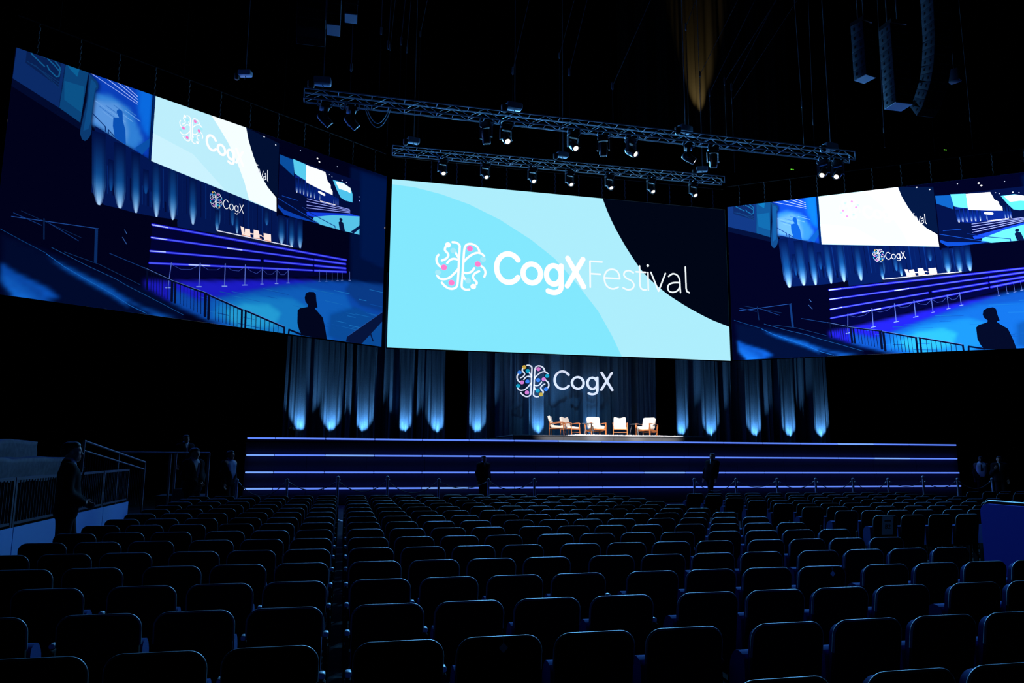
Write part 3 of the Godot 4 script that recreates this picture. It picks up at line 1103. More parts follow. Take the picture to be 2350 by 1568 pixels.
func build_sign():
	var z := -35.4
	var t := thing("sign", "white raised brain emblem and letters hung before the middle curtain", "sign", Vector3(8.089, 6.1, z))
	var m := Transform3D(Basis(Vector3(0.002862, 0, 0), Vector3(0, -0.002708, 0), Vector3(0, 0, 1)), Vector3.ZERO)
	var put := func(called: String, p: PackedVector2Array, mat: String, at: Vector2, d: float, parent):
		var q := PackedVector2Array()
		for v in p:
			var w: Vector3 = m * Vector3(v.x + at.x, v.y + at.y, 0)
			q.append(Vector2(w.x, w.y))
		obj(called, MB.new().prism(q, 0.0, d).done(), mat, parent)
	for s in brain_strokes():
		put.call("emblem_line", stroke(s, 21), "sign_added_glow", Vector2.ZERO, 0.05, t)
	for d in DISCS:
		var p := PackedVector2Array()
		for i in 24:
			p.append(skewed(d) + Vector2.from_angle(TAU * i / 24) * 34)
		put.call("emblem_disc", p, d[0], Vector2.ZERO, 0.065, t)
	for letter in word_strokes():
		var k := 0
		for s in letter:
			put.call("letter", stroke(s, 37), "sign_added_glow", Vector2(650, 88), 0.08 - 0.002 * k, t)
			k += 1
	var b := MB.new()
	for x in [0.35, 0.6, 2.2, 3.4, 4.6]:
		b.tube(Vector3(x, -0.1, 0.01), Vector3(x, 27.75, 0.01), 0.006, -1, 5)
	obj("suspension_wire", b.done(), "black_metal", t)

# ---------------------------------------------------------------- things on the stage
func armchair(kind: int) -> Node3D:
	var t := thing("armchair", "", "armchair", Vector3.ZERO, 0, "armchairs on the stage")
	if kind == 0:  # slim frame, one tall back with a dipped top
		obj("seat_cushion", rbox(0.56, 0.56, 0.11, 0.05, Transform3D(Basis(Vector3.RIGHT, PI / 2 + 0.1), Vector3(0, 0.36, 0.02))).done(), "cushion", t)
		var p := PackedVector2Array(v2s([-0.25, 0.0, 0.25, 0.0, 0.28, 0.2, 0.27, 0.46]))
		p.append_array(curve(v2s([0.27, 0.46, 0.24, 0.52, 0.15, 0.51, 0.0, 0.475, -0.15, 0.51, -0.24, 0.52, -0.27, 0.46]), false, 4))
		p.append(Vector2(-0.28, 0.2))
		var bt := Transform3D(Basis(Vector3.RIGHT, -0.3), Vector3(0, 0.34, -0.22))
		obj("backrest", MB.new().prism(p, -0.05, 0.05, bt).done(), "cushion", t)
		for s in [-1, 1]:
			obj("front_leg", MB.new().tube(Vector3(s * 0.31, 0, 0.32), Vector3(s * 0.31, 0.55, 0.28), 0.019, 0.022).done(), "wood", t)
			obj("rear_leg", MB.new().tube(Vector3(s * 0.29, 0, -0.34), Vector3(s * 0.28, 0.62, -0.31), 0.019, 0.02).done(), "wood", t)
			obj("arm", MB.new().path(PackedVector3Array([Vector3(s * 0.29, 0.5, -0.3), Vector3(s * 0.32, 0.545, -0.1), Vector3(s * 0.33, 0.57, 0.12), Vector3(s * 0.32, 0.565, 0.27), Vector3(s * 0.315, 0.52, 0.33)]), 0.022, 8).done(), "wood", t)
			obj("side_rail", MB.new().tube(Vector3(s * 0.3, 0.28, -0.33), Vector3(s * 0.31, 0.31, 0.3), 0.018).done(), "wood", t)
		obj("front_rail", MB.new().tube(Vector3(-0.31, 0.29, 0.3), Vector3(0.31, 0.29, 0.3), 0.02).done(), "wood", t)
		obj("lower_rail", MB.new().tube(Vector3(-0.31, 0.15, 0.31), Vector3(0.31, 0.15, 0.31), 0.012).done(), "wood", t)
	else:  # box cushions in a square frame
		obj("seat_cushion", rbox(0.6, 0.6, 0.15, 0.06, Transform3D(Basis(Vector3.RIGHT, PI / 2 + 0.06), Vector3(0, 0.37, 0.06))).done(), "cushion", t)
		obj("backrest", rbox(0.6, 0.5, 0.15, 0.06, Transform3D(Basis(Vector3.RIGHT, -0.32), Vector3(0, 0.59, -0.25))).done(), "cushion", t)
		for s in [-1, 1]:
			obj("front_leg", MB.new().box(Vector3(s * 0.34, 0.27, 0.34), Vector3(0.045, 0.54, 0.055)).done(), "wood", t)
			obj("rear_leg", MB.new().box(Vector3(s * 0.34, 0.26, 0), Vector3(0.045, 0.54, 0.055), Transform3D(Basis(Vector3.RIGHT, -0.22), Vector3(0, 0.01, -0.31))).done(), "wood", t)
			obj("arm", rbox(0.06, 0.03, 0.78, 0.012, Transform3D(Basis(Vector3.RIGHT, -0.03), Vector3(s * 0.34, 0.545, -0.02))).done(), "wood", t)
			obj("side_rail", MB.new().box(Vector3(s * 0.34, 0.24, 0), Vector3(0.035, 0.07, 0.7), Transform3D(Basis(Vector3.RIGHT, -0.1), Vector3.ZERO)).done(), "wood", t)
		obj("front_rail", MB.new().box(Vector3(0, 0.265, 0.34), Vector3(0.64, 0.06, 0.04)).done(), "wood", t)
		obj("rear_rail", MB.new().box(Vector3(0, 0.2, -0.34), Vector3(0.64, 0.06, 0.04)).done(), "wood", t)
	return t

func build_stage_furniture():
	var top := 2.585
	var r := thing("riser", "low grey stage riser under the armchairs and rug", "riser", Vector3(11.2, 2.27, -32.1))
	obj("deck", rbox(8.8, 0.05, 3.4, 0.012, Transform3D(Basis(), Vector3(0, 0.29, 0))).done(), "riser_grey", r)
	for k in 4:
		obj("skirt_panel", MB.new().box(Vector3(-3.3 + k * 2.2, 0.133, 1.66), Vector3(2.19, 0.264, 0.03)).done(), "riser_grey", r)
	obj("base", MB.new().box(Vector3(0, 0.13, -0.05), Vector3(8.7, 0.26, 3.28)).done(), "stage_black", r)
	obj("step", rbox(1.1, 0.16, 2.4, 0.012, Transform3D(Basis(), Vector3(-4.97, 0.08, 0.2))).done(), "riser_grey", r)
	var nz := FastNoiseLite.new()
	nz.frequency = 3.0
	nz.seed = 3
	var rug := MB.new().grid(func(u, v):
		var x := lerpf(-2.45, 2.55, u)
		var z := lerpf(1.25, -1.3, v)
		var e := 1.0 if u > 0.001 and u < 0.999 and v > 0.001 and v < 0.999 else 0.0
		return Vector3(x, e * (0.035 + 0.05 * absf(nz.get_noise_2d(x * 2.3, z * 2.3))), z), 110, 44)
	tag(obj("rug", rug.done(), "rug", null, Transform3D(Basis(), Vector3(12.0, top + 0.002, -31.9))), "shaggy white rug spread under the armchairs on the riser", "rug")
	var ds := [[0, 9.22, -32.1, 66.0, "slim white armchair leftmost on the stage, seen from its side"], [0, 9.98, -32.7, 36.0, "slim white armchair with a dipped back, second from the left on stage"],
		[1, 10.98, -32.1, 4.0, "boxy white cushioned armchair in the middle of the stage group"], [0, 12.13, -32.1, -19.0, "slim white armchair facing straight out between the two small tables"], [1, 13.36, -32.0, -50.0, "boxy white cushioned armchair rightmost on the stage"]]
	for d in ds:
		var c := armchair(d[0])
		c.position = Vector3(d[1], top + 0.045, d[2])
		c.rotation.y = deg_to_rad(d[3])
		c.set_meta("label", d[4])
	for k in 2:
		var t := thing("side_table", ["small thin-legged table between the left armchairs on stage", "small thin-legged table left of the rightmost stage armchair"][k], "side table", Vector3([10.42, 12.66][k], top + 0.045, [-31.5, -31.6][k]), 0, "small tables on the stage")
		obj("table_top", MB.new().lathe([Vector2(0.01, 0.505), Vector2(0.26, 0.505), Vector2(0.27, 0.515), Vector2(0.26, 0.525), Vector2(0.01, 0.525)], 24).done(), "table_metal", t)
		for a in 3:
			var q := Vector3(cos(a * TAU / 3 + 0.4 + k), 0, sin(a * TAU / 3 + 0.4 + k))
			obj("leg", MB.new().tube(q * 0.27, q * 0.14 + Vector3(0, 0.505, 0), 0.011).done(), "table_metal", t)
	for k in 2:
		var t := thing("stage_monitor", ["left one of two small black boxes at the riser's right end", "right one of two small black boxes at the riser's right end"][k], "monitor", Vector3([15.38, 15.66][k], 2.27, -31.4), 0.1, "black boxes at the riser end")
		obj("cabinet", rbox(0.16, 0.3, 0.16, 0.02, Transform3D(Basis(), Vector3(0, 0.15, 0))).done(), "speaker", t)
		obj("stand_top", MB.new().box(Vector3(0, 0.33, 0), Vector3(0.24, 0.03, 0.12)).done(), "black_metal", t)
	moving_head(Vector3(-2.08, 2.27, -33.0), Vector3(-0.5, 0.7, 0.6), false, "black moving head light standing on the left stage edge", true)

# ---------------------------------------------------------------- trusses and lights
var head_mesh: ArrayMesh
var lens_mesh: ArrayMesh
func moving_head(at: Vector3, aim: Vector3, lit: bool, label: String, on_floor := false, s := 1.0) -> Node3D:
	if head_mesh == null:
		head_mesh = MB.new().lathe([Vector2(0.02, -0.2), Vector2(0.1, -0.19), Vector2(0.125, -0.14), Vector2(0.13, 0.02), Vector2(0.115, 0.06), Vector2(0.118, 0.16), Vector2(0.105, 0.23), Vector2(0.088, 0.235), Vector2(0.08, 0.21), Vector2(0.01, 0.205)], 18).done()
		lens_mesh = MB.new().lathe([Vector2(0.079, 0.212), Vector2(0.06, 0.226), Vector2(0.03, 0.233), Vector2(0.001, 0.235)], 18).done()
	var t := thing("moving_head_light", label, "stage light", at, 0, "moving head stage lights")
	var d := 1.0 if on_floor else -1.0
	var az := atan2(aim.x, aim.z)
	var yb := Basis(Vector3.UP, az).scaled(Vector3.ONE * s)
	obj("base", rbox(0.32, 0.13, 0.24, 0.025, Transform3D(yb, Vector3(0, d * 0.08 * s, 0))).done(), "fixture", t)
	if not on_floor:
		for k in [-1, 1]:
			obj("clamp", MB.new().path(PackedVector3Array([Vector3(k * 0.15 * s, 0.09, 0.14), Vector3(k * 0.19 * s, 0.05, 0.12), Vector3(k * 0.2 * s, -0.04, 0.06), Vector3(k * 0.15 * s, -0.09, 0.05)]), 0.022, 6).done(), "hoist", t)
	var y := MB.new()
	var yt := Transform3D(yb, Vector3.ZERO)
	y.box(Vector3(0, d * 0.17, 0), Vector3(0.38, 0.05, 0.1), yt)
	y.box(Vector3(-0.17, d * 0.32, 0), Vector3(0.045, 0.32, 0.11), yt)
	y.box(Vector3(0.17, d * 0.32, 0), Vector3(0.045, 0.32, 0.11), yt)
	obj("yoke", y.done(), "fixture", t)
	var z := aim.normalized()
	var x := Vector3.UP.cross(z).normalized()
	var ht := Transform3D(Basis(x, z, x.cross(z)).scaled(Vector3.ONE * s), Vector3(0, d * 0.42 * s, 0))
	obj("head", head_mesh, "fixture", t, ht)
	obj("lens", lens_mesh, "lens_white" if lit else "lens_off", t, ht)
	return t

func truss(label: String, a: Vector3, b: Vector3, bays: int, h: float) -> Node3D:
	var t := thing("lighting_truss", label, "truss", Vector3.ZERO, 0, "lighting trusses over the stage")
	var x := (b - a).normalized()
	var z := x.cross(Vector3.UP).normalized()
	var L := (b - a).length()
	t.transform = Transform3D(Basis(x, Vector3.UP, z), a)
	var chord := MB.new().tube(Vector3.ZERO, Vector3(L, 0, 0), 0.024, -1, 8).done()
	for q in [[h, h], [h, -h], [-h, h], [-h, -h]]:
		obj("chord", chord, "truss_metal", t, Transform3D(Basis(), Vector3(0, q[0], q[1])))
	var w := L / bays
	var up := [MB.new().tube(Vector3(0, -h, 0), Vector3(w, h, 0), 0.011, -1, 5).done(), MB.new().tube(Vector3(0, h, 0), Vector3(w, -h, 0), 0.011, -1, 5).done()]
	var flat := MB.new().tube(Vector3(0, 0, -h), Vector3(0, 0, h), 0.011, -1, 5).done()
	var post := MB.new().tube(Vector3(0, -h, 0), Vector3(0, h, 0), 0.014, -1, 5).done()
	for i in bays:
		for s in [-1, 1]:
			obj("brace", up[i % 2], "truss_metal", t, Transform3D(Basis(), Vector3(i * w, 0, s * h)))
		obj("rung", flat, "truss_metal", t, Transform3D(Basis(), Vector3(i * w, -h, 0)))
		if i % 2 == 0:
			obj("rung", flat, "truss_metal", t, Transform3D(Basis(), Vector3(i * w, h, 0)))
	for s in [-1, 1]:
		for e in [0.0, L]:
			obj("end_post", post, "truss_metal", t, Transform3D(Basis(), Vector3(e, 0, s * h)))
	return t

func hoist(at: Vector3, top: float, label: String):
	var t := thing("chain_hoist", label, "hoist", at, rng.randf_range(-0.4, 0.4), "chain hoists above the trusses")
	obj("motor_body", rbox(0.46, 0.2, 0.24, 0.04).done(), "hoist", t)
	obj("chain_bag", MB.new().lathe([Vector2(0.05, -0.24), Vector2(0.09, -0.2), Vector2(0.1, -0.02)], 10, Transform3D(Basis(), Vector3(-0.3, 0, 0))).done(), "black_metal", t)
	obj("hook", MB.new().path(PackedVector3Array([Vector3(0, -0.1, 0), Vector3(0.03, -0.16, 0), Vector3(0, -0.22, 0), Vector3(-0.03, -0.19, 0)]), 0.012, 6, Vector3.BACK).done(), "black_metal", t)
	obj("lift_chain", MB.new().tube(Vector3(0.02, 0.1, 0), Vector3(0.02, top - at.y, 0), 0.014, -1, 5).done(), "steel", t)

func build_trusses():
	var a := Vector3(-1.4, 11.44, -20.0)
	var b := Vector3(15.84, 11.44, -20.34)
	truss("long silver box truss hung nearest the audience, upper of the two", a, b, 38, 0.14)
	for q in [[0, 1.6, 2.35, 0.62], [0, 1.65, 2.3, 0.5], [0, 0.9, 1.15, 0.2]]:  # slack cables looping under the truss
		var lp := PackedVector3Array()
		for k in 13:
			var f := k / 12.0
			lp.append(Vector3(lerpf(q[1], q[2], f), -0.16 - q[3] * 4 * f * (1 - f), 0.16))
		obj("slack_cable", MB.new().path(lp, 0.011, 5, Vector3.BACK).done(), "hoist", get_node("lighting_truss"))
	var c := Vector3(1.38, 13.0, -27.0)
	var d := Vector3(14.86, 13.0, -27.01)
	truss("dim silver box truss just above the central screen, lower of the two", c, d, 30, 0.14)
	var ax := [[0.56, 0.75, -0.75, -0.15, 0], [1.28, 0.75, -0.75, -0.15, 0], [5.07, 0.1, -1, -0.1, 0], [5.66, 0.06, -0.62, 0.55, 1], [7.7, 0.1, -0.62, 0.6, 1], [8.63, 0.05, -1, -0.1, 0], [9.52, 0.35, -0.55, 0.6, 1], [11.4, 0.75, -0.6, 0.3, 1], [12.24, 0.02, -1, -0.08, 0], [16.14, -0.55, -0.62, 0.35, 1], [16.67, -0.55, -0.62, 0.35, 1]]
	for i in ax.size():
		var q = ax[i]
		var p: Vector3 = a + (b - a).normalized() * float(q[0]) + Vector3(0, -0.2, 0)
		var t := moving_head(p, Vector3(q[1], q[2], q[3]), q[4] == 1, "moving head light %s under the upper truss, %s from its left end" % ["with glowing lens" if q[4] else "with dark lens", nth(i)])
		if q[4]:  # the lit ones throw a soft blue wash over the seats
			spot(t, Vector3(q[1], q[2], q[3]).normalized() * 0.3 + Vector3(0, -0.42, 0), Vector3(q[1] * 0.4, -0.42, 1.0), E_BEAM, 38.0, Color8(95, 180, 250), 0.08, 0.9)
		if i in [2, 5, 8]:  # the lamps that light the chairs; their heads point at the stage
			spot(t, Vector3(0, -0.75, -0.3), Vector3([9.7, 11.5, 13.2][[2, 5, 8].find(i)], 2.7, -31.8) - (p + Vector3(0, -0.75, -0.3)), E_STAGE , 7.5, Color8(255, 236, 220), 0.09, 0.5)
	var bx := [1.89, 3.53, 5.39, 6.9, 8.54, 10.31, 12.14]
	for i in bx.size():
		var p: Vector3 = c + (d - c).normalized() * float(bx[i]) + Vector3(0, -0.2, 0)
		var t := moving_head(p, Vector3(0.12, -0.8, 0.62), true, "moving head light with glowing lens under the lower truss, %s from its left end" % nth(i))
		if i % 2 == 0:
			spot(t, Vector3(0.03, -0.68, 0.22), Vector3(0.0, -0.42, 1.0), E_BEAM, 38.0, Color8(95, 180, 250), 0.08, 0.9)
		if i == 4:
			spot(t, Vector3(0, -0.75, -0.25), Vector3(10.6, 5.3, -35.3) - (p + Vector3(0, -0.75, -0.25)), E_SIGN, 15.0, Color8(130, 205, 245), 0.06, 0.8)
	var hs := [[-0.93, 11.84, -20.0], [4.48, 11.76, -20.1], [9.9, 11.67, -20.2], [15.02, 11.65, -20.3]]
	for i in hs.size():
		hoist(Vector3(hs[i][0], hs[i][1] + 0.05, hs[i][2]), 33.9, "blue-grey chain hoist on the upper truss, %s from the left" % nth(i))
	var hs2 := [[2.14, 13.45], [7.98, 13.45], [13.93, 13.4]]
	for i in hs2.size():
		hoist(Vector3(hs2[i][0], hs2[i][1], -27.0), 33.9, "dim chain hoist on the lower truss, %s from the left" % nth(i))
	hoist(Vector3(-3.98, 15.4, -27.0), 33.9, "lone chain hoist hanging above the left screen")

# ---------------------------------------------------------------- loudspeaker arrays
func line_array(label: String, path: Array, w: float, depth: float, yaw := 0.0) -> Node3D:
	# path: Vector2(z, y) of the front lower edge of each cabinet from the bottom up; x = 0 is the left side
	var t := thing("line_array", label, "loudspeakers", Vector3.ZERO, 0, "hanging loudspeaker arrays")
	var cab := MB.new()
	for i in path.size() - 1:
		var p: Vector2 = path[i]
		var q: Vector2 = path[i + 1]
		var d := (q - p)
		var h := d.length()
		var up := Vector3(0, d.y, d.x) / h
		var back := Vector3(0, up.z, -up.y)
		var bs := Basis(Vector3.RIGHT, up, -back)
		var at := Vector3(0, p.y, p.x)
		var o := obj("cabinet", rbox(w, h * 0.97, depth, 0.012, Transform3D(Basis(), Vector3(w / 2, h / 2, -depth / 2))).done(), "speaker_side", t, Transform3D(bs, at))
		obj("grille", MB.new().box(Vector3(w / 2, h / 2, 0.004), Vector3(w * 0.94, h * 0.86, 0.012)).done(), "grille", o)
		for k in 2:
			obj("handle", MB.new().box(Vector3(-0.003, h * 0.5, -depth * (0.28 + 0.44 * k)), Vector3(0.01, h * 0.34, 0.05)).done(), "grille", o)
	var e: Vector2 = path[-1]
	obj("rigging_frame", MB.new().box(Vector3(w / 2, e.y + 0.08, e.x - depth / 2), Vector3(w * 0.9, 0.12, depth * 1.1)).done(), "black_metal", t)
	var g := MB.new()
	for k in 2:
		g.tube(Vector3(w * (0.2 + 0.6 * k), e.y + 0.14, e.x - depth / 2), Vector3(w * (0.2 + 0.6 * k), 33.9, e.x - depth / 2), 0.018, -1, 5)
	obj("hanging_chain", g.done(), "steel", t)
	var p0: Vector2 = path[0]
	if absf((path[1] - p0).x) < 0.02:
		obj("bottom_plate", MB.new().box(Vector3(w / 2, p0.y - 0.014, p0.x - depth / 2), Vector3(w * 0.98, 0.02, depth * 0.96)).done(), "speaker_plate", t)
	return t

func straight(y0: float, n: int, h: float, z: float) -> Array:
	var o := []
	for i in n + 1:
		o.append(Vector2(z, y0 + i * h))
	return o

func bent(pts_: Array, h: float, top: float) -> Array:  # resample a front edge at even steps, then straight up
	var o := [pts_[0]]
	var cur: Vector2 = pts_[0]
	var i := 1
	while i < pts_.size():
		var d: Vector2 = pts_[i] - cur
		if d.length() >= h:
			cur += d.normalized() * h
			o.append(cur)
		else:
			i += 1
	while cur.y < top:
		cur += Vector2(0, h)
		o.append(cur)
	return o

func build_speakers():
	line_array("straight hanging loudspeaker column at upper right, beside the curved one", straight(12.22, 10, 0.252, -18.0), 0.6, 0.5).position.x = 15.62
	line_array("tall curved loudspeaker array hanging at the upper right", bent([Vector2(-19.0, 12.4), Vector2(-18.76, 12.54), Vector2(-18.55, 12.84), Vector2(-18.31, 13.22), Vector2(-18.12, 13.8), Vector2(-18.0, 14.58), Vector2(-17.97, 15.72)], 0.27, 18.5), 0.64, 0.5).position.x = 17.2
	var c := line_array("short dark loudspeaker stack with a pale underside, left of the arrays", straight(0.0, 6, 0.28, 0.0), 0.42, 0.42)
	c.position = Vector3(14.33, 12.72, -17.58)
	c.rotation.y = 0.24
	line_array("curved loudspeaker array hanging at the upper left, its bottom showing", bent([Vector2(-16.45, 10.93), Vector2(-16.2, 11.06), Vector2(-16.08, 11.3), Vector2(-16.0, 11.7), Vector2(-15.95, 12.6)], 0.2, 15.0), 0.62, 0.5).position.x = -1.37
	line_array("straight loudspeaker column with a blue-lit underside at the upper left", straight(11.5, 12, 0.25, -16.4), 0.3, 0.48).position.x = -0.735
	line_array("dim loudspeaker column farthest right of the upper left group", straight(12.3, 10, 0.25, -17.2), 0.3, 0.4).position.x = -0.36
	var d := thing("fill_speaker", "single small loudspeaker hanging right of the big arrays", "loudspeaker", Vector3(18.75, 13.92, -19.0), 0.5)
	obj("cabinet", rbox(0.3, 0.4, 0.3, 0.02).done(), "speaker_side", d)
	obj("grille", MB.new().box(Vector3(0, 0, 0.155), Vector3(0.26, 0.36, 0.012)).done(), "grille", d)
	obj("hanging_wire", MB.new().tube(Vector3(0, 0.2, 0), Vector3(0, 20.0, 0), 0.01, -1, 5).done(), "steel", d)

func build_cables():
	# first and second point of the line below the roof, its distance, and the straight drop under it (0 = none)
	var cs := [[0.61, 14.69, 0.61, 13.72, -20.2, 11.6], [0.86, 14.72, 0.82, 13.32, -20.2, 0], [1.31, 19.1, 1.17, 17.1, -27.0, 13.15], [1.26, 14.78, 1.18, 13.48, -20.2, 11.6], [1.91, 19.19, 1.8, 17.07, -27.0, 13.15],
		[2.54, 19.28, 2.3, 17.8, -27.0, 13.15], [4.95, 15.33, 4.46, 12.97, -20.2, 11.6], [8.51, 20.16, 7.87, 17.62, -27.0, 13.15], [6.78, 15.6, 6.19, 13.14, -20.2, 11.6], [-0.19, 14.57, -0.18, 12.5, -20.2, 11.6],
		[8.87, 15.91, 7.56, 12.86, -20.2, 11.6], [10.42, 16.14, 10.03, 15.14, -20.2, 11.8], [15.89, 21.25, 13.99, 17.57, -27.0, 13.4], [12.5, 16.44, 10.77, 13.02, -20.2, 11.6], [13.26, 16.56, 11.53, 13.3, -20.2, 11.6],
		[12.95, 16.03, 11.3, 13.46, -20.2, 11.6], [18.79, 21.68, 15.41, 16.56, -27.0, 13.4], [13.93, 16.66, 14.0, 13.0, -20.2, 11.6], [19.29, 20.55, 19.21, 16.0, -27.0, 14.9], [22.75, 18.04, 22.7, 16.0, -27.0, 15.2], [27.29, 19.73, 27.31, 17.0, -27.0, 15.6]]
	cs.sort_custom(func(p, q): return on_picture(Vector3(p[2], p[3], p[4])).x < on_picture(Vector3(q[2], q[3], q[4])).x)
	for i in cs.size():
		var q = cs[i]
		var a := Vector3(q[0], q[1], q[4])
		var b := Vector3(q[2], q[3], q[4])
		var top := b + (a - b) * ((33.9 - b.y) / (a.y - b.y))
		var t := thing("rigging_cable", "thin steel rigging line over the trusses, its shackle %s from the left" % nth(i), "cable", Vector3.ZERO, 0, "rigging lines above the trusses")
		obj("upper_line", MB.new().tube(b, top, 0.011, -1, 5).done(), "steel", t)
		obj("shackle", MB.new().lathe([Vector2(0.01, -0.14), Vector2(0.03, -0.1), Vector2(0.03, 0.1), Vector2(0.01, 0.14)], 6, Transform3D(Basis(), b)).done(), "steel", t)
		if q[5]:
			obj("lower_line", MB.new().tube(Vector3(b.x, q[5], b.z), b, 0.012, -1, 5).done(), "black_metal", t)

# ---------------------------------------------------------------- the seats
func top_outline(w: float, y0: float, y1: float, r: float) -> PackedVector2Array:
	var p := PackedVector2Array([Vector2(w / 2, y0)])
	for k in 8:
		var a := PI / 2 * k / 7
		p.append(Vector2(w / 2 - r + cos(a) * r, y1 - r + sin(a) * r))
	for k in 8:
		var a := PI / 2 + PI / 2 * k / 7
		p.append(Vector2(-w / 2 + r + cos(a) * r, y1 - r + sin(a) * r))
	p.append(Vector2(-w / 2, y0))
	return p

var seat_mesh := {}
func make_seat(called: String, full: bool) -> Node3D:
	var t := thing(called, "", "seat")
	var lean := Transform3D(Basis(Vector3.RIGHT, Vector3(0, 1, 0.16), Vector3.BACK), Vector3(0, 0, -0.139))
	if seat_mesh.is_empty():
		var o := top_outline(0.43, 0.38, 0.87, 0.075)
		seat_mesh.shell = MB.new().prism(o, -0.024, 0.0, lean).done()
		var tr := PackedVector3Array()
		for q in top_outline(0.432, 0.7, 0.871, 0.076):
			tr.append(lean * Vector3(q.x, q.y, -0.012))
		seat_mesh.trim = MB.new().path(tr, 0.0095, 8, Vector3.BACK).done()  # piping added for the rim light, kept to the top and corners
		seat_mesh.cushion = MB.new().prism(top_outline(0.39, 0.42, 0.845, 0.06), -0.085, -0.026, lean).done()
		var pr := PackedVector2Array(v2s([0.10, 0.40, 0.10, 0.66]))
		pr.append_array(curve(v2s([0.11, 0.685, 0.16, 0.70, 0.215, 0.685, 0.265, 0.62, 0.28, 0.52, 0.285, 0.43]), false, 3))
		pr.append(Vector2(0.27, 0.39))
		# the side profile runs along -z; the prism is turned so that its depth lies across the seat
		seat_mesh.tip = MB.new().prism(pr, -0.215, 0.215, Transform3D(Basis(Vector3(0, 0, -1), Vector3.UP, Vector3.RIGHT), Vector3(0, 0, -0.02))).done()
		seat_mesh.arm = rbox(0.03, 0.03, 0.1, 0.01, Transform3D(Basis(), Vector3(0, 0.6, -0.4))).done()
		seat_mesh.cap = rbox(0.034, 0.03, 0.06, 0.01, Transform3D(Basis(), Vector3(0, 0.63, -0.41))).done()
		var lg := MB.new().box(Vector3(0, 0.2, -0.16), Vector3(0.026, 0.4, 0.09))
		lg.box(Vector3(0, 0.3, -0.41), Vector3(0.026, 0.6, 0.03))
		lg.box(Vector3(0, 0.012, -0.25), Vector3(0.028, 0.024, 0.38))
		seat_mesh.leg = lg.done()
	obj("back_shell", seat_mesh.shell, "seat_shell", t)
	obj("edge_trim", seat_mesh.trim, "rim_light_trim", t)
	obj("seat_cushion", seat_mesh.tip, "seat_fabric", t)
	if not full:
		for s in [-1, 1]:
			obj("leg", seat_mesh.leg, "seat_metal", t, Transform3D(Basis(), Vector3(s * 0.237, 0, 0)))
	if full:
		obj("back_cushion", seat_mesh.cushion, "seat_fabric", t)
		for s in [-1, 1]:
			var at := Transform3D(Basis(), Vector3(s * 0.237, 0, 0))
			obj("armrest", seat_mesh.arm, "seat_metal", t, at)
			obj("armrest_cap", seat_mesh.cap, "arm_cap", t, at)
			obj("leg", seat_mesh.leg, "seat_metal", t, at)
	return t

func on_picture(p: Vector3) -> Vector3:  # x, y in the photograph's pixels, z the distance
	var d := p - EYE
	var z := -d.dot(CAM_Z)
	return Vector3(1175 + FOCAL * d.dot(CAM_X) / z, 784 - FOCAL * d.dot(CAM_Y) / z, z)

func build_seats():
	var want := []
	var left := [-0.30, -0.81, -1.32, -1.91, -2.42, -2.93]
	for k in range(-1, 15):  # row k; row 14 stands nearest the stage
		var z := -3.92 - 0.945 * k
		for j in 6:
			want.append([left[j], z, k, j, 0])
		for j in 12:
			want.append([0.31 + 0.51 * j + 0.11 * int(j / 4.0), z, k, j, 1])
		if k >= 7:
			for j in 12:
				want.append([8.40 + 0.51 * j + 0.10 * int(j / 4.0), z, k, j, 2])
		if k >= 12:
			for j in 6:
				want.append([16.41 + 0.51 * j, z, k, j, 3])
	var seen := []
	for w in want:
		var p := on_picture(Vector3(w[0], 0.87, w[1]))
		if p.z < 1.5:
			continue
		var half := 0.24 * FOCAL / p.z
		if p.x + half < 0 or p.x - half > 2350 or p.y > 1580:
			continue
		w.append(p.z)
		seen.append(w)
	seen.sort_custom(func(a, b): return a[5] < b[5])
	var near := make_seat("folding_seat", true)
	var far := make_seat("folding_seat", false)
	var first := [true, true]
	var rest := []
	for i in seen.size():
		var w = seen[i]
		var at := Vector3(w[0], 0, w[1])
		if i >= 300:
			rest.append(at)
			continue
		var row := nth(14 - w[2])
		var lab := ""
		match w[4]:
			0: lab = "dark folding seat, %s row from the stage, %s seat left of the narrow gap" % [row, nth(w[3])]
			1: lab = "dark folding seat, %s row from the stage, %s seat right of the narrow gap" % [row, nth(w[3])]
			2: lab = "dark folding seat, right block, %s row from the stage, %s from its left end" % [row, nth(w[3])]
			3: lab = "dark folding seat, far right block, %s row from the stage, %s from its left" % [row, nth(w[3])]
		var lite: bool = w[5] > 10.5
		var src := far if lite else near
		var o: Node3D = src
		if first[int(lite)]:
			first[int(lite)] = false
			o.set_meta("label", lab)
			o.set_meta("group", "folding seats in rows on the arena floor")
		else:
			o = dup(src, "folding_seat", lab, "folding seats in rows on the arena floor")
		o.position = at
	if rest.size():
		var am := ArrayMesh.new()
		for q in [["shell", "seat_shell"], ["trim", "rim_light_trim"], ["tip", "seat_fabric"]]:
			am.add_surface_from_arrays(Mesh.PRIMITIVE_TRIANGLES, seat_mesh[q[0]].surface_get_arrays(0))
			am.surface_set_material(am.get_surface_count() - 1, M[q[1]])
		var mm := MultiMesh.new()
		mm.transform_format = MultiMesh.TRANSFORM_3D
		mm.mesh = am
		mm.instance_count = rest.size()
		for i in rest.size():
			mm.set_instance_transform(i, Transform3D(Basis(), rest[i]))
		var mi := MultiMeshInstance3D.new()
		mi.name = "far_seats"
		mi.multimesh = mm
		add_child(mi)
		mi.set_meta("kind", "stuff")
		tag(mi, "farthest rows of dark folding seats, smallest in view near the rope posts", "seats")

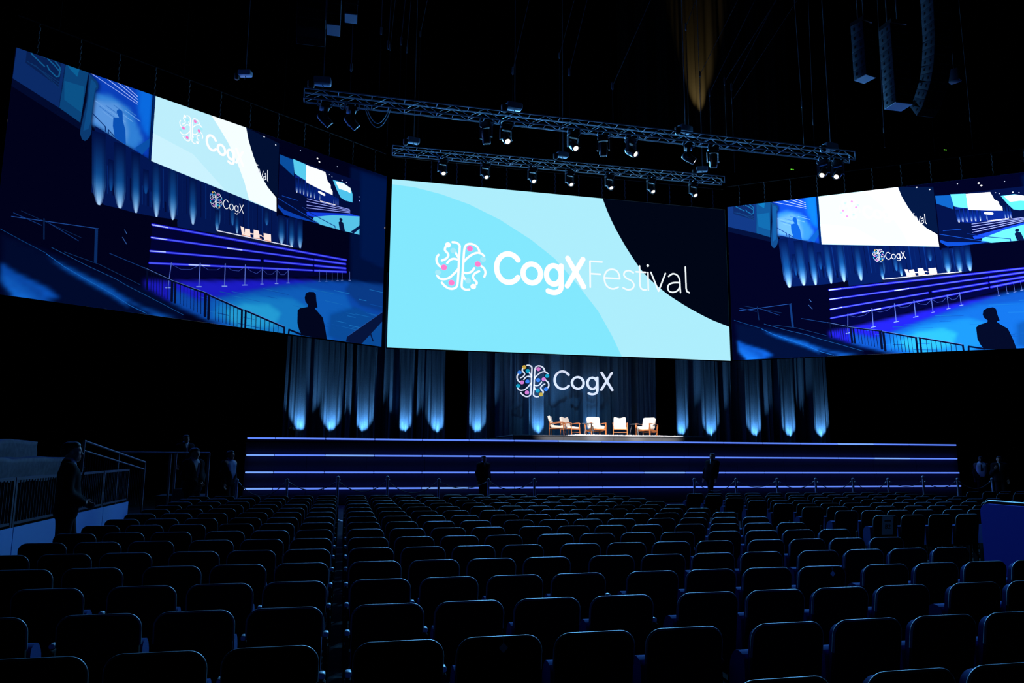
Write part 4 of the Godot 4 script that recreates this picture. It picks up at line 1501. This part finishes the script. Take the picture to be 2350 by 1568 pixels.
func build_stanchions():
	var xs := [-2.66, -1.40, -0.10, 1.21, 2.60, 3.99, 5.31, 10.2, 11.56, 12.93, 14.25, 15.56, 16.82, 18.11, 19.40, 20.73]
	var tall := [2, 3, 13]
	var base := MB.new().lathe([Vector2(0.17, 0), Vector2(0.17, 0.02), Vector2(0.06, 0.05), Vector2(0.03, 0.07)], 18).done()
	var pole := MB.new().tube(Vector3(0, 0.05, 0), Vector3(0, 1.06, 0), 0.032, -1, 12).done()
	var cap := MB.new().lathe([Vector2(0.038, 1.05), Vector2(0.045, 1.07), Vector2(0.045, 1.1), Vector2(0.02, 1.12), Vector2(0.001, 1.125)], 12).done()
	var z := -20.9
	for i in xs.size():
		var side := "left run of ropes" if i < 7 else "right run of ropes"
		var t := thing("rope_post", "silver rope post before the stage, %s from the left in the %s" % [nth(i if i < 7 else i - 7), side], "rope post", Vector3(xs[i], 0, z), 0, "rope posts before the stage")
		if i in tall:
			t.scale = Vector3(1, 1.06, 1)
		obj("base", base, "chrome", t)
		obj("pole", pole, "chrome", t)
		obj("cap", cap, "chrome", t)
		obj("rope_ring", MB.new().path(PackedVector3Array([Vector3(-0.06, 1.02, 0), Vector3(-0.03, 1.05, 0), Vector3(0.03, 1.05, 0), Vector3(0.06, 1.02, 0)]), 0.008, 5, Vector3.BACK).done(), "chrome", t)
		if i + 1 < xs.size() and i != 6:
			var p := PackedVector3Array()
			var d: float = xs[i + 1] - xs[i]
			var sag: float = 0.34 if i == 0 else 0.16 + 0.04 * ((i * 5) % 4)
			for k in 13:
				var f := k / 12.0
				p.append(Vector3(0.06 + (d - 0.12) * f, 1.015 - sag * 4 * f * (1 - f), 0))
			var r := thing("rope", "sagging rope between the %s and %s posts of the %s" % [nth(i if i < 7 else i - 7), nth(i + 1 if i < 7 else i - 6), side], "rope", Vector3(xs[i], 0, z), 0, "ropes before the stage")
			obj("cord", MB.new().path(p, 0.011, 6, Vector3.BACK).done(), "rope", r)
			for e in 2:
				obj("hook", MB.new().tube(p[0 if e == 0 else 12], p[1 if e == 0 else 11].lerp(p[0 if e == 0 else 12], 0.4), 0.017, -1, 6).done(), "chrome", r)

# ---------------------------------------------------------------- left stand, fence and rails
func build_left_side():
	var X := -5.05
	var zs := [-8.2, -10.6, -13.6, -16.0, -18.2, -20.2]
	for i in zs.size() - 1:
		var z0: float = zs[i]
		var z1: float = zs[i + 1]
		var t := thing("barrier_section", "black barred barrier with a blue-lit kick board beside the left seats, %s nearest" % nth(i), "barrier", Vector3(X, 0, z0), 0, "barrier sections left of the seats")
		var L := z0 - z1 - 0.03
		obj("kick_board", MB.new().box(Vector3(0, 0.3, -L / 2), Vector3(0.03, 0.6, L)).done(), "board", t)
		obj("top_rail", MB.new().box(Vector3(-0.04, 1.36, -L / 2), Vector3(0.05, 0.045, L)).done(), "barrier_metal", t)
		obj("bottom_rail", MB.new().box(Vector3(-0.04, 0.66, -L / 2), Vector3(0.04, 0.04, L)).done(), "barrier_metal", t)
		for e in 2:
			obj("post", MB.new().box(Vector3(-0.04, 0.68, -0.03 if e == 0 else -L + 0.03), Vector3(0.055, 1.36, 0.055)).done(), "barrier_metal", t)
		var bar := MB.new().tube(Vector3(-0.04, 0.67, 0), Vector3(-0.04, 1.35, 0), 0.009, -1, 6).done()
		var n := int(L / 0.115)
		for k in range(1, n):
			obj("bar", bar, "barrier_metal", t, Transform3D(Basis(), Vector3(0, 0, -L * k / n)))
	# the covered tiers behind the barrier
	var nz := FastNoiseLite.new()
	nz.frequency = 0.35
	nz.seed = 9
	for k in 4:
		var x0 := -5.75 - 1.0 * k
		var h := 1.66 + 0.36 * k
		var z_end: float = [-18.3, -18.9, -18.0, -17.4][k]
		var st := struct("trim_%d" % (k + 1), MB.new().box(Vector3(x0 - 0.5, h / 2 - 0.04, (z_end - 6.0) / 2), Vector3(1.0, h - 0.08, -z_end - 6.0)).done(), "black_cloth")
		var cover := MB.new().grid(func(u, v):
			var z := lerpf(-6.0, z_end - 0.02, u)
			var n1 := nz.get_noise_2d(z * 2.0, v * 3.0 + k * 9)
			var p := Vector3(x0 + 0.03, h - 0.34, z)
			if v > 0.5:
				p = Vector3(x0 + 0.03 - (v - 0.5) * 1.9, h, z)
			else:
				p.y = lerpf(h - 0.42, h, v * 2.0)
			return p + Vector3(0.05 * n1 + 0.03, 0.07 * n1, 0), 60, 10)
		tag(obj("tarpaulin", cover.done(), "tarpaulin"), "crumpled dark cover over the left stand, %s tier up behind the barrier" % nth(k), "tarpaulin", "covers on the left stand")
	var hr := thing("stair_rail", "dim sloping stair rail behind the barrier, beside the left stand", "handrail", Vector3(-5.35, 0, 0))
	var a := Vector3(0, 2.02, -17.6)
	var b := Vector3(0, 1.52, -22.8)
	obj("handrail", MB.new().tube(a, b, 0.024).done(), "steel", hr)
	obj("middle_rail", MB.new().tube(a - Vector3(0, 0.2, 0), b - Vector3(0, 0.2, 0), 0.02).done(), "steel", hr)
	for k in 3:
		var p := a.lerp(b, k / 2.0)
		obj("post", MB.new().tube(Vector3(0, 0, p.z), p, 0.028).done(), "steel", hr)
	var bar := MB.new().tube(Vector3(0, 0, 0), Vector3(0, 1.0, 0), 0.008, -1, 5).done()
	for k in range(1, 30):
		var p := a.lerp(b, k / 30.0)
		obj("bar", bar, "black_metal", hr, Transform3D(Basis(), p - Vector3(0, 1.2, 0)))
	var fr := thing("rail_frame", "pale tubular frame behind the standing men left of the stage", "frame", Vector3(0, 0, -21.0))
	obj("top_tube", MB.new().tube(Vector3(-5.6, 1.78, 0), Vector3(-3.38, 1.78, 0), 0.022).done(), "steel", fr)
	for x in [-4.33, -4.2, -3.4]:
		obj("post", MB.new().tube(Vector3(x, 0, 0), Vector3(x, 1.79, 0), 0.03).done(), "steel", fr)
	obj("low_panel", rbox(0.42, 0.5, 0.06, 0.02, Transform3D(Basis(), Vector3(-3.98, 0.62, 0.1))).done(), "tarpaulin", fr)

# ---------------------------------------------------------------- people
func sdf_into(out: MB, bones: Array, cell: float, xf: Transform3D, cut = null, soft := 0.0):
	var K := 1.0 / (soft if soft > 0 else cell * 1.1)
	var lo := Vector3(INF, INF, INF)
	var hi := -lo
	for b in bones:
		var r: float = maxf(b[2], b[3]) + cell * 2.5
		for e in 2:
			lo = lo.min(b[e] - Vector3.ONE * r)
			hi = hi.max(b[e] + Vector3.ONE * r)
	var nx := int((hi.x - lo.x) / cell) + 2
	var ny := int((hi.y - lo.y) / cell) + 2
	var nz := int((hi.z - lo.z) / cell) + 2
	var f := PackedFloat32Array()
	f.resize(nx * ny * nz)
	for b in bones:
		var a: Vector3 = b[0]
		var ab: Vector3 = b[1] - a
		var l2 := maxf(ab.length_squared(), 1e-9)
		var r: float = maxf(b[2], b[3]) + cell * 2.0 + 3.0 / K
		var p0 := (a.min(b[1]) - Vector3.ONE * r - lo) / cell
		var p1 := (a.max(b[1]) + Vector3.ONE * r - lo) / cell
		for k in range(maxi(0, int(p0.z)), mini(nz - 1, int(p1.z) + 1) + 1):
			for j in range(maxi(0, int(p0.y)), mini(ny - 1, int(p1.y) + 1) + 1):
				var at := (k * ny + j) * nx
				for i in range(maxi(0, int(p0.x)), mini(nx - 1, int(p1.x) + 1) + 1):
					var p := lo + Vector3(i, j, k) * cell - a
					var t := clampf(p.dot(ab) / l2, 0.0, 1.0)
					var d: float = (p - ab * t).length() - lerpf(b[2], b[3], t)
					if d < 3.0 / K + cell * 2.0:
						f[at + i] += exp(-K * d)
	var big := cell * 4
	for k in nz:
		for j in ny:
			for i in nx:
				var at := (k * ny + j) * nx + i
				var v: float = big if f[at] <= 1e-12 else -log(f[at]) / K
				if cut != null and v < big:
					v = maxf(v, cut.call(lo + Vector3(i, j, k) * cell))
				f[at] = v
	var idx := PackedInt32Array()
	idx.resize(f.size())
	idx.fill(-1)
	var vs := PackedVector3Array()
	var o := [0, 1, nx, nx + 1, nx * ny, nx * ny + 1, nx * ny + nx, nx * ny + nx + 1]
	for k in nz - 1:
		for j in ny - 1:
			for i in nx - 1:
				var at := (k * ny + j) * nx + i
				var m := 0
				for c in 8:
					if f[at + o[c]] < 0:
						m |= 1 << c
				if m == 0 or m == 255:
					continue
				var s := Vector3.ZERO
				var n := 0
				for c in 8:
					for ax in 3:
						var e := c | (1 << ax)
						if e == c:
							continue
						var va := f[at + o[c]]
						var vb := f[at + o[e]]
						if (va < 0) == (vb < 0):
							continue
						var q := Vector3(c & 1, (c >> 1) & 1, (c >> 2) & 1)
						q[ax] += va / (va - vb)
						s += q
						n += 1
				idx[at] = vs.size()
				vs.append(xf * (lo + (Vector3(i, j, k) + s / n) * cell))
	out.smooth(3)
	var step := [1, nx, nx * ny]
	for k in range(1, nz - 1):
		for j in range(1, ny - 1):
			for i in range(1, nx - 1):
				var at := (k * ny + j) * nx + i
				for ax in 3:
					var s0 := f[at] < 0
					if s0 == (f[at + step[ax]] < 0):
						continue
					var u: int = step[(ax + 1) % 3]
					var v: int = step[(ax + 2) % 3]
					var q := [idx[at - u - v], idx[at - v], idx[at], idx[at - u]]
					if q.min() < 0:
						continue
					if s0:
						out.quad(vs[q[0]], vs[q[1]], vs[q[2]], vs[q[3]])
					else:
						out.quad(vs[q[3]], vs[q[2]], vs[q[1]], vs[q[0]])

func head_bones() -> Array:
	var h := [[Vector3(0, 0.035, -0.038), Vector3(0, 0.04, 0.018), 0.084, 0.078], [Vector3(0, 0.0, 0.03), Vector3(0, -0.05, 0.045), 0.064, 0.05], [Vector3(0, -0.05, 0.03), Vector3(0, -0.088, 0.062), 0.05, 0.03],
		[Vector3(0, 0.015, 0.094), Vector3(0, -0.024, 0.116), 0.009, 0.013], [Vector3(-0.034, 0.032, 0.082), Vector3(0.034, 0.032, 0.082), 0.013, 0.013], [Vector3(-0.018, -0.056, 0.088), Vector3(0.018, -0.056, 0.088), 0.010, 0.010],
		[Vector3(0, -0.094, 0.074), Vector3(0, -0.096, 0.07), 0.02, 0.02], [Vector3(0, -0.07, -0.022), Vector3(0, -0.2, -0.04), 0.052, 0.06]]
	for s in [-1, 1]:
		h.append([Vector3(s * 0.078, 0.005, -0.01), Vector3(s * 0.08, -0.03, -0.004), 0.013, 0.009])
		h.append([Vector3(s * 0.04, -0.02, 0.055), Vector3(s * 0.035, -0.06, 0.045), 0.034, 0.03])
	return h

func hand_bones(s: float, curl: float) -> Array:  # wrist at the origin, fingers along -y, palm towards +z, thumb on the s side
	var h := [[Vector3(0, 0.03, 0), Vector3(0, -0.02, 0), 0.024, 0.026]]
	for i in 4:
		var x := s * (0.030 - i * 0.0195)
		var L: float = [0.068, 0.076, 0.070, 0.054][i]
		var k := Vector3(x, -0.088 - (0.004 if i in [1, 2] else 0.0), 0)
		h.append([Vector3(x * 0.6, -0.012, 0), k, 0.016, 0.0115])
		var d := Vector3(0, -1, 0)
		var p := k
		for j in 3:
			d = d.rotated(Vector3.RIGHT, -curl * [0.7, 1.0, 0.7][j])
			var e: Vector3 = p + d * L * [0.45, 0.32, 0.23][j]
			h.append([p, e, 0.0098 - j * 0.0008, 0.0092 - j * 0.0008])
			p = e
	h.append([Vector3(s * 0.022, -0.02, 0.006), Vector3(s * 0.046, -0.052, 0.02), 0.015, 0.0115])
	h.append([Vector3(s * 0.046, -0.052, 0.02), Vector3(s * 0.052, -0.08, 0.03), 0.0115, 0.009])
	return h

func person(label: String, at: Vector3, turn: float, H: float, o: Dictionary) -> Node3D:
	var t := thing("person", label, "person", at, turn)
	var s := H / 1.8
	var cell: float = o.get("cell", 0.03)
	var lean: float = o.get("lean", 0.0)
	var sx := Vector3(lean, 0, 0)
	var foot: Array = o.get("feet", [Vector3(-0.11, 0.08, 0), Vector3(0.11, 0.08, 0)])
	var hip := [Vector3(-0.09, 0.93, 0), Vector3(0.09, 0.93, 0)]
	var chest := Vector3(0, 1.32, 0) + sx * 0.7
	var sh := [Vector3(-0.19, 1.46, -0.01) + sx, Vector3(0.19, 1.46, -0.01) + sx]
	var neck := Vector3(0, 1.53, -0.01) + sx
	var head_at := Vector3(0, 1.675, 0.015) + sx * 1.15
	var el: Array = o.get("elbows", [Vector3(-0.25, 1.17, -0.04), Vector3(0.25, 1.17, -0.04)])
	var wr: Array = o.get("wrists", [Vector3(-0.26, 0.92, 0.06), Vector3(0.26, 0.92, 0.06)])
	var hd: Array = o.get("hand_dirs", [Vector3(0, -1, 0.15), Vector3(0, -1, 0.15)])
	var legs := []
	var arms := []
	for k in 2:
		var kn: Vector3 = (hip[k] + foot[k]) / 2 + Vector3(0, 0.03, 0.03)
		legs += [[hip[k], kn, 0.085, 0.058], [kn, foot[k], 0.056, 0.042]]
		arms += [[sh[k], el[k], 0.052, 0.043], [el[k], wr[k], 0.042, 0.031]]
	var torso := []
	for k in [-1, 1]:
		torso += [[Vector3(k * 0.075, 0.95, 0), Vector3(k * 0.07, 1.15, 0.01) + sx * 0.4, 0.11, 0.105], [Vector3(k * 0.07, 1.15, 0.01) + sx * 0.4, Vector3(k * 0.1, 1.38, 0) + sx, 0.105, 0.105]]
	torso += [[sh[0], sh[1], 0.06, 0.06], [chest, neck, 0.08, 0.06]]
	var sc := Transform3D(Basis().scaled(Vector3.ONE * s), Vector3.ZERO)
	var body := MB.new()
	var feet := []
	for k in 2:
		feet.append([foot[k] - Vector3(0, 0.035, 0.02), foot[k] + Vector3(0.02 * (k * 2 - 1), -0.045, 0.15), 0.04, 0.034])
	sdf_into(body, legs + arms + torso + feet, cell, sc)
	var ht: Transform3D = sc * Transform3D(Basis(Vector3.UP, o.get("head_turn", 0.0)) * Basis(Vector3.RIGHT, o.get("head_nod", 0.0)), head_at)
	sdf_into(body, head_bones(), o.get("head_cell", 0.011), ht, null, 0.008)
	for k in 2:
		var y: Vector3 = -hd[k].normalized()
		var x := y.cross(Vector3.BACK).normalized() if absf(y.z) < 0.9 else Vector3.RIGHT
		var hb := Basis(x, y, x.cross(y))
		sdf_into(body, hand_bones(1.0 if k == 0 else -1.0, o.get("curl", 0.35)), o.get("hand_cell", 0.009), sc * Transform3D(hb, wr[k] + hd[k].normalized() * 0.02), null, 0.0045)
	obj("body", body.done(), o.get("skin", "skin"), t)
	var grow := func(list: Array, by: float, end := 0.0) -> Array:
		var out := []
		for b in list:
			out.append([b[0], b[1], b[2] + by, b[3] + by + end])
		return out
	if o.get("jacket", true):
		var jk := MB.new()
		var vee: float = o.get("vee", 0.2)
		var low: float = o.get("open", 1.12)
		var cut := func(p: Vector3) -> float:
			var q := minf(p.z - 0.01, (p.y - low) * vee + (0.02 if o.get("open_front", false) else 0.0) - absf(p.x - lean * 0.7))
			return maxf(q, 0.84 - p.y)
		var sleeves := []
		for k in 2:
			sleeves += [[sh[k], el[k], 0.072, 0.062], [el[k], el[k].lerp(wr[k], 0.93), 0.06, 0.048]]
		sdf_into(jk, grow.call(torso, 0.028) + sleeves + [[Vector3(-0.08, 0.88, 0), Vector3(0.08, 0.88, 0), 0.125, 0.125]], cell * 0.85, sc, cut)
		obj("jacket", jk.done(), o.get("jacket_mat", "suit"), t)
	var stt := MB.new()
	sdf_into(stt, grow.call(torso, 0.012) + ([] if o.get("jacket", true) else grow.call(arms, 0.014)) + [[neck - Vector3(0, 0.03, 0), neck + Vector3(0, 0.035, 0), 0.07, 0.066]], cell * 0.85, sc)
	obj("shirt", stt.done(), o.get("shirt", "shirt"), t)
	if o.get("tie", false):
		obj("tie", MB.new().prism(PackedVector2Array(v2s([-0.025, 1.5, -0.04, 1.1, 0, 1.05, 0.04, 1.1, 0.025, 1.5])), 0.0, 0.02, sc * Transform3D(Basis(Vector3.RIGHT, 0.12), Vector3(lean * 0.8, -0.01, -0.02 + 0.0))).done(), "tie", t)
	var tr := MB.new()
	sdf_into(tr, grow.call(legs, 0.022) + [[Vector3(-0.08, 0.93, 0), Vector3(0.08, 0.93, 0), 0.125, 0.125]], cell * 0.85, sc, func(p: Vector3) -> float: return maxf(p.y - 1.02, 0.07 - p.y))
	obj("trousers", tr.done(), "suit", t)
	var sb := MB.new()
	sdf_into(sb, grow.call(feet, 0.012), cell * 0.7, sc, func(p: Vector3) -> float: return 0.004 - p.y)
	obj("shoes", sb.done(), "shoe", t)
	if o.get("hair", 1) > 0:
		var hr := MB.new()
		var long: bool = o.get("hair", 1) == 2
		var hb := [[Vector3(0, 0.05, -0.042), Vector3(0, 0.064, 0.025), 0.086, 0.074], [Vector3(0, -0.01, -0.062), Vector3(0, 0.03, -0.05), 0.072, 0.08]]
		if long:
			hb += [[Vector3(-0.06, 0, -0.03), Vector3(-0.075, -0.16, -0.02), 0.045, 0.03], [Vector3(0.06, 0, -0.03), Vector3(0.075, -0.16, -0.02), 0.045, 0.03], [Vector3(0, 0, -0.07), Vector3(0, -0.18, -0.07), 0.06, 0.05]]
		sdf_into(hr, hb, o.get("head_cell", 0.011), ht, func(p: Vector3) -> float: return (-0.28 if long else -0.02) + (p.z + 0.05) * (2.4 if long else 0.75) - p.y if p.z > -0.05 or not long else -1.0, 0.012)
		obj("hair", hr.done(), "hair", t)
	return t

func build_people():
	var clasp := {"elbows": [Vector3(-0.27, 1.17, 0.0), Vector3(0.27, 1.17, 0.0)], "wrists": [Vector3(-0.08, 1.03, 0.19), Vector3(0.085, 1.04, 0.2)], "hand_dirs": [Vector3(0.75, -0.25, 0.4), Vector3(-0.7, -0.3, 0.45)]}
	var p1 := clasp.duplicate()
	p1.merge({"cell": 0.018, "head_cell": 0.006, "hand_cell": 0.0055, "skin": "skin", "tie": true, "feet": [Vector3(-0.1, 0.08, -0.08), Vector3(0.1, 0.08, 0.1)]})
	person("man in a dark suit standing by the left barrier with hands clasped", Vector3(-3.68, 0, -11.6), deg_to_rad(108), 1.92, p1)
	var p2 := clasp.duplicate()
	p2.merge({"tie": true, "vee": 0.26})
	person("man in a dark suit and pale shirt standing left of the stage", Vector3(-3.4, 0, -19.0), deg_to_rad(55), 1.89, p2)
	person("person in a light blue top standing nearest the stage's left end", Vector3(-3.15, 0, -23.0), deg_to_rad(60), 1.84, {"jacket": true, "shirt": "blue_shirt", "vee": 0.5, "open": 1.0, "hair": 1})
	var b := thing("step_block", "black block behind the men left of the stage, carrying a dim figure", "platform", Vector3(-4.67, 0, -24.6))
	obj("box", MB.new().box(Vector3(0, 0.25, 0), Vector3(1.2, 0.5, 1.2)).done(), "stage_black", b)
	obj("top_board", MB.new().box(Vector3(0, 0.515, 0), Vector3(1.24, 0.03, 1.24)).done(), "deck", b)
	person("dim figure standing raised behind the men left of the stage", Vector3(-4.67, 0.53, -24.6), deg_to_rad(40), 1.78, {"vee": 0.1})
	person("dark silhouetted figure standing before the left half of the stage front", Vector3(4.86, 0, -26.4), deg_to_rad(20), 1.72, {"vee": 0.03, "open": 1.3})
	person("dark silhouetted figure leaning sideways before the right half of the stage front", Vector3(13.5, 0, -26.3), deg_to_rad(-60), 1.87, {"vee": 0.03, "open": 1.3, "lean": 0.1, "feet": [Vector3(-0.1, 0.08, -0.32), Vector3(0.12, 0.08, 0.3)]})
	person("man in a white shirt and tie standing right of the stage", Vector3(26.0, 0, -26.7), deg_to_rad(-40), 1.81, {"skin": "dark_skin", "tie": true, "vee": 0.55, "open": 0.9, "open_front": true})
	person("person in a dark jacket with raised hand at the far right", Vector3(24.7, 0, -24.5), deg_to_rad(-50), 1.82, {"vee": 0.05, "elbows": [Vector3(-0.27, 1.15, 0.04), Vector3(0.26, 1.17, -0.02)], "wrists": [Vector3(-0.12, 1.3, 0.26), Vector3(0.26, 0.95, 0.08)], "hand_dirs": [Vector3(0.3, 0.8, 0.2), Vector3(0, -1, 0.2)]})

# ---------------------------------------------------------------- notices, tags, the blue panel
func build_small_things():
	var lean := Transform3D(Basis(Vector3.RIGHT, Vector3(0, 1, 0.16), Vector3.BACK), Vector3(8.41, 0, -3.92 - 0.945 * 7 - 0.139))
	var t := thing("paper_notice", "paper notice marked B2 taped to a seat back on the right", "notice", Vector3.ZERO)
	t.transform = lean
	obj("sheet", MB.new().box(Vector3(0.02, 0.72, 0.004), Vector3(0.2, 0.285, 0.002)).done(), "paper", t)
	var tm := TextMesh.new()
	tm.text = "B2"
	var fnt := SystemFont.new()
	fnt.font_names = PackedStringArray(["Droid Sans"])
	fnt.font_weight = 700
	tm.font = fnt
	tm.font_size = 32
	tm.pixel_size = 0.0029
	tm.depth = 0.001
	obj("lettering", tm, "ink", t, Transform3D(Basis(), Vector3(0.022, 0.7, 0.0062)))
	obj("printed_line", MB.new().box(Vector3(0.02, 0.79, 0.0056), Vector3(0.12, 0.022, 0.001)).done(), "ink", t)
	for q in [[0.83, 0.83, -3.895, 0.75, "small paper tag on the second front seat back right of the gap"], [4.06, 0.82, -5.785, 0.8, "small pale tag on a seat back near the lower right"]]:
		var g := thing("seat_tag", q[4], "tag", Vector3(q[0], q[1], q[2]), 0, "small tags on seat backs")
		obj("card", rbox(0.035, 0.035, 0.002, 0.004, Transform3D(Basis(Vector3.BACK, q[3]), Vector3.ZERO)).done(), "paper", g)
		obj("tie_string", MB.new().tube(Vector3(0, 0.02, 0), Vector3(0.004, 0.05, -0.012), 0.0015, -1, 4).done(), "paper", g)
	var x := Vector3(0, 0, 1)
	var p := thing("padded_panel", "tall blue padded seat back with rounded corner at the right edge", "seat back")
	p.transform = Transform3D(Basis(x, Vector3.UP, x.cross(Vector3.UP)), Vector3(8.66, 0, -8.95))
	var o := top_outline(1.3, 0.2, 1.2, 0.14)
	var mv := Transform3D(Basis(), Vector3(0.65, 0, 0))
	obj("frame", MB.new().prism(o, -0.05, -0.01, mv).done(), "frame_black", p)
	obj("upholstery", MB.new().prism(top_outline(1.24, 0.24, 1.165, 0.12), -0.01, 0.05, mv).done(), "panel_blue", p)
	var tr := PackedVector3Array()
	for q in top_outline(1.3, 0.2, 1.2, 0.14):
		tr.append(mv * Vector3(q.x, q.y, -0.03))
	obj("edge_trim", MB.new().path(tr, 0.014, 8, Vector3.BACK).done(), "rim_light_trim", p)
	for k in 2:
		obj("leg", MB.new().box(Vector3(0.08 + 1.1 * k, 0.12, -0.02), Vector3(0.05, 0.24, 0.06)).done(), "black_metal", p)
	for q in [[31.84, 22.87, "small green light high on the dark back wall, nearer the truss"], [45.47, 25.74, "small green light high on the dark back wall, above the right screen"]]:
		var g := thing("exit_light", q[2], "light", Vector3(q[0], q[1], -47.59), 0, "green lights on the back wall")
		obj("case", rbox(0.3, 0.12, 0.05, 0.01, Transform3D(Basis(), Vector3(0, 0, 0.02))).done(), "black_metal", g)
		for k in [-1, 1]:
			obj("lamp", rbox(0.1, 0.07, 0.03, 0.01, Transform3D(Basis(), Vector3(k * 0.075, 0, 0.05))).done(), "exit_green", g)
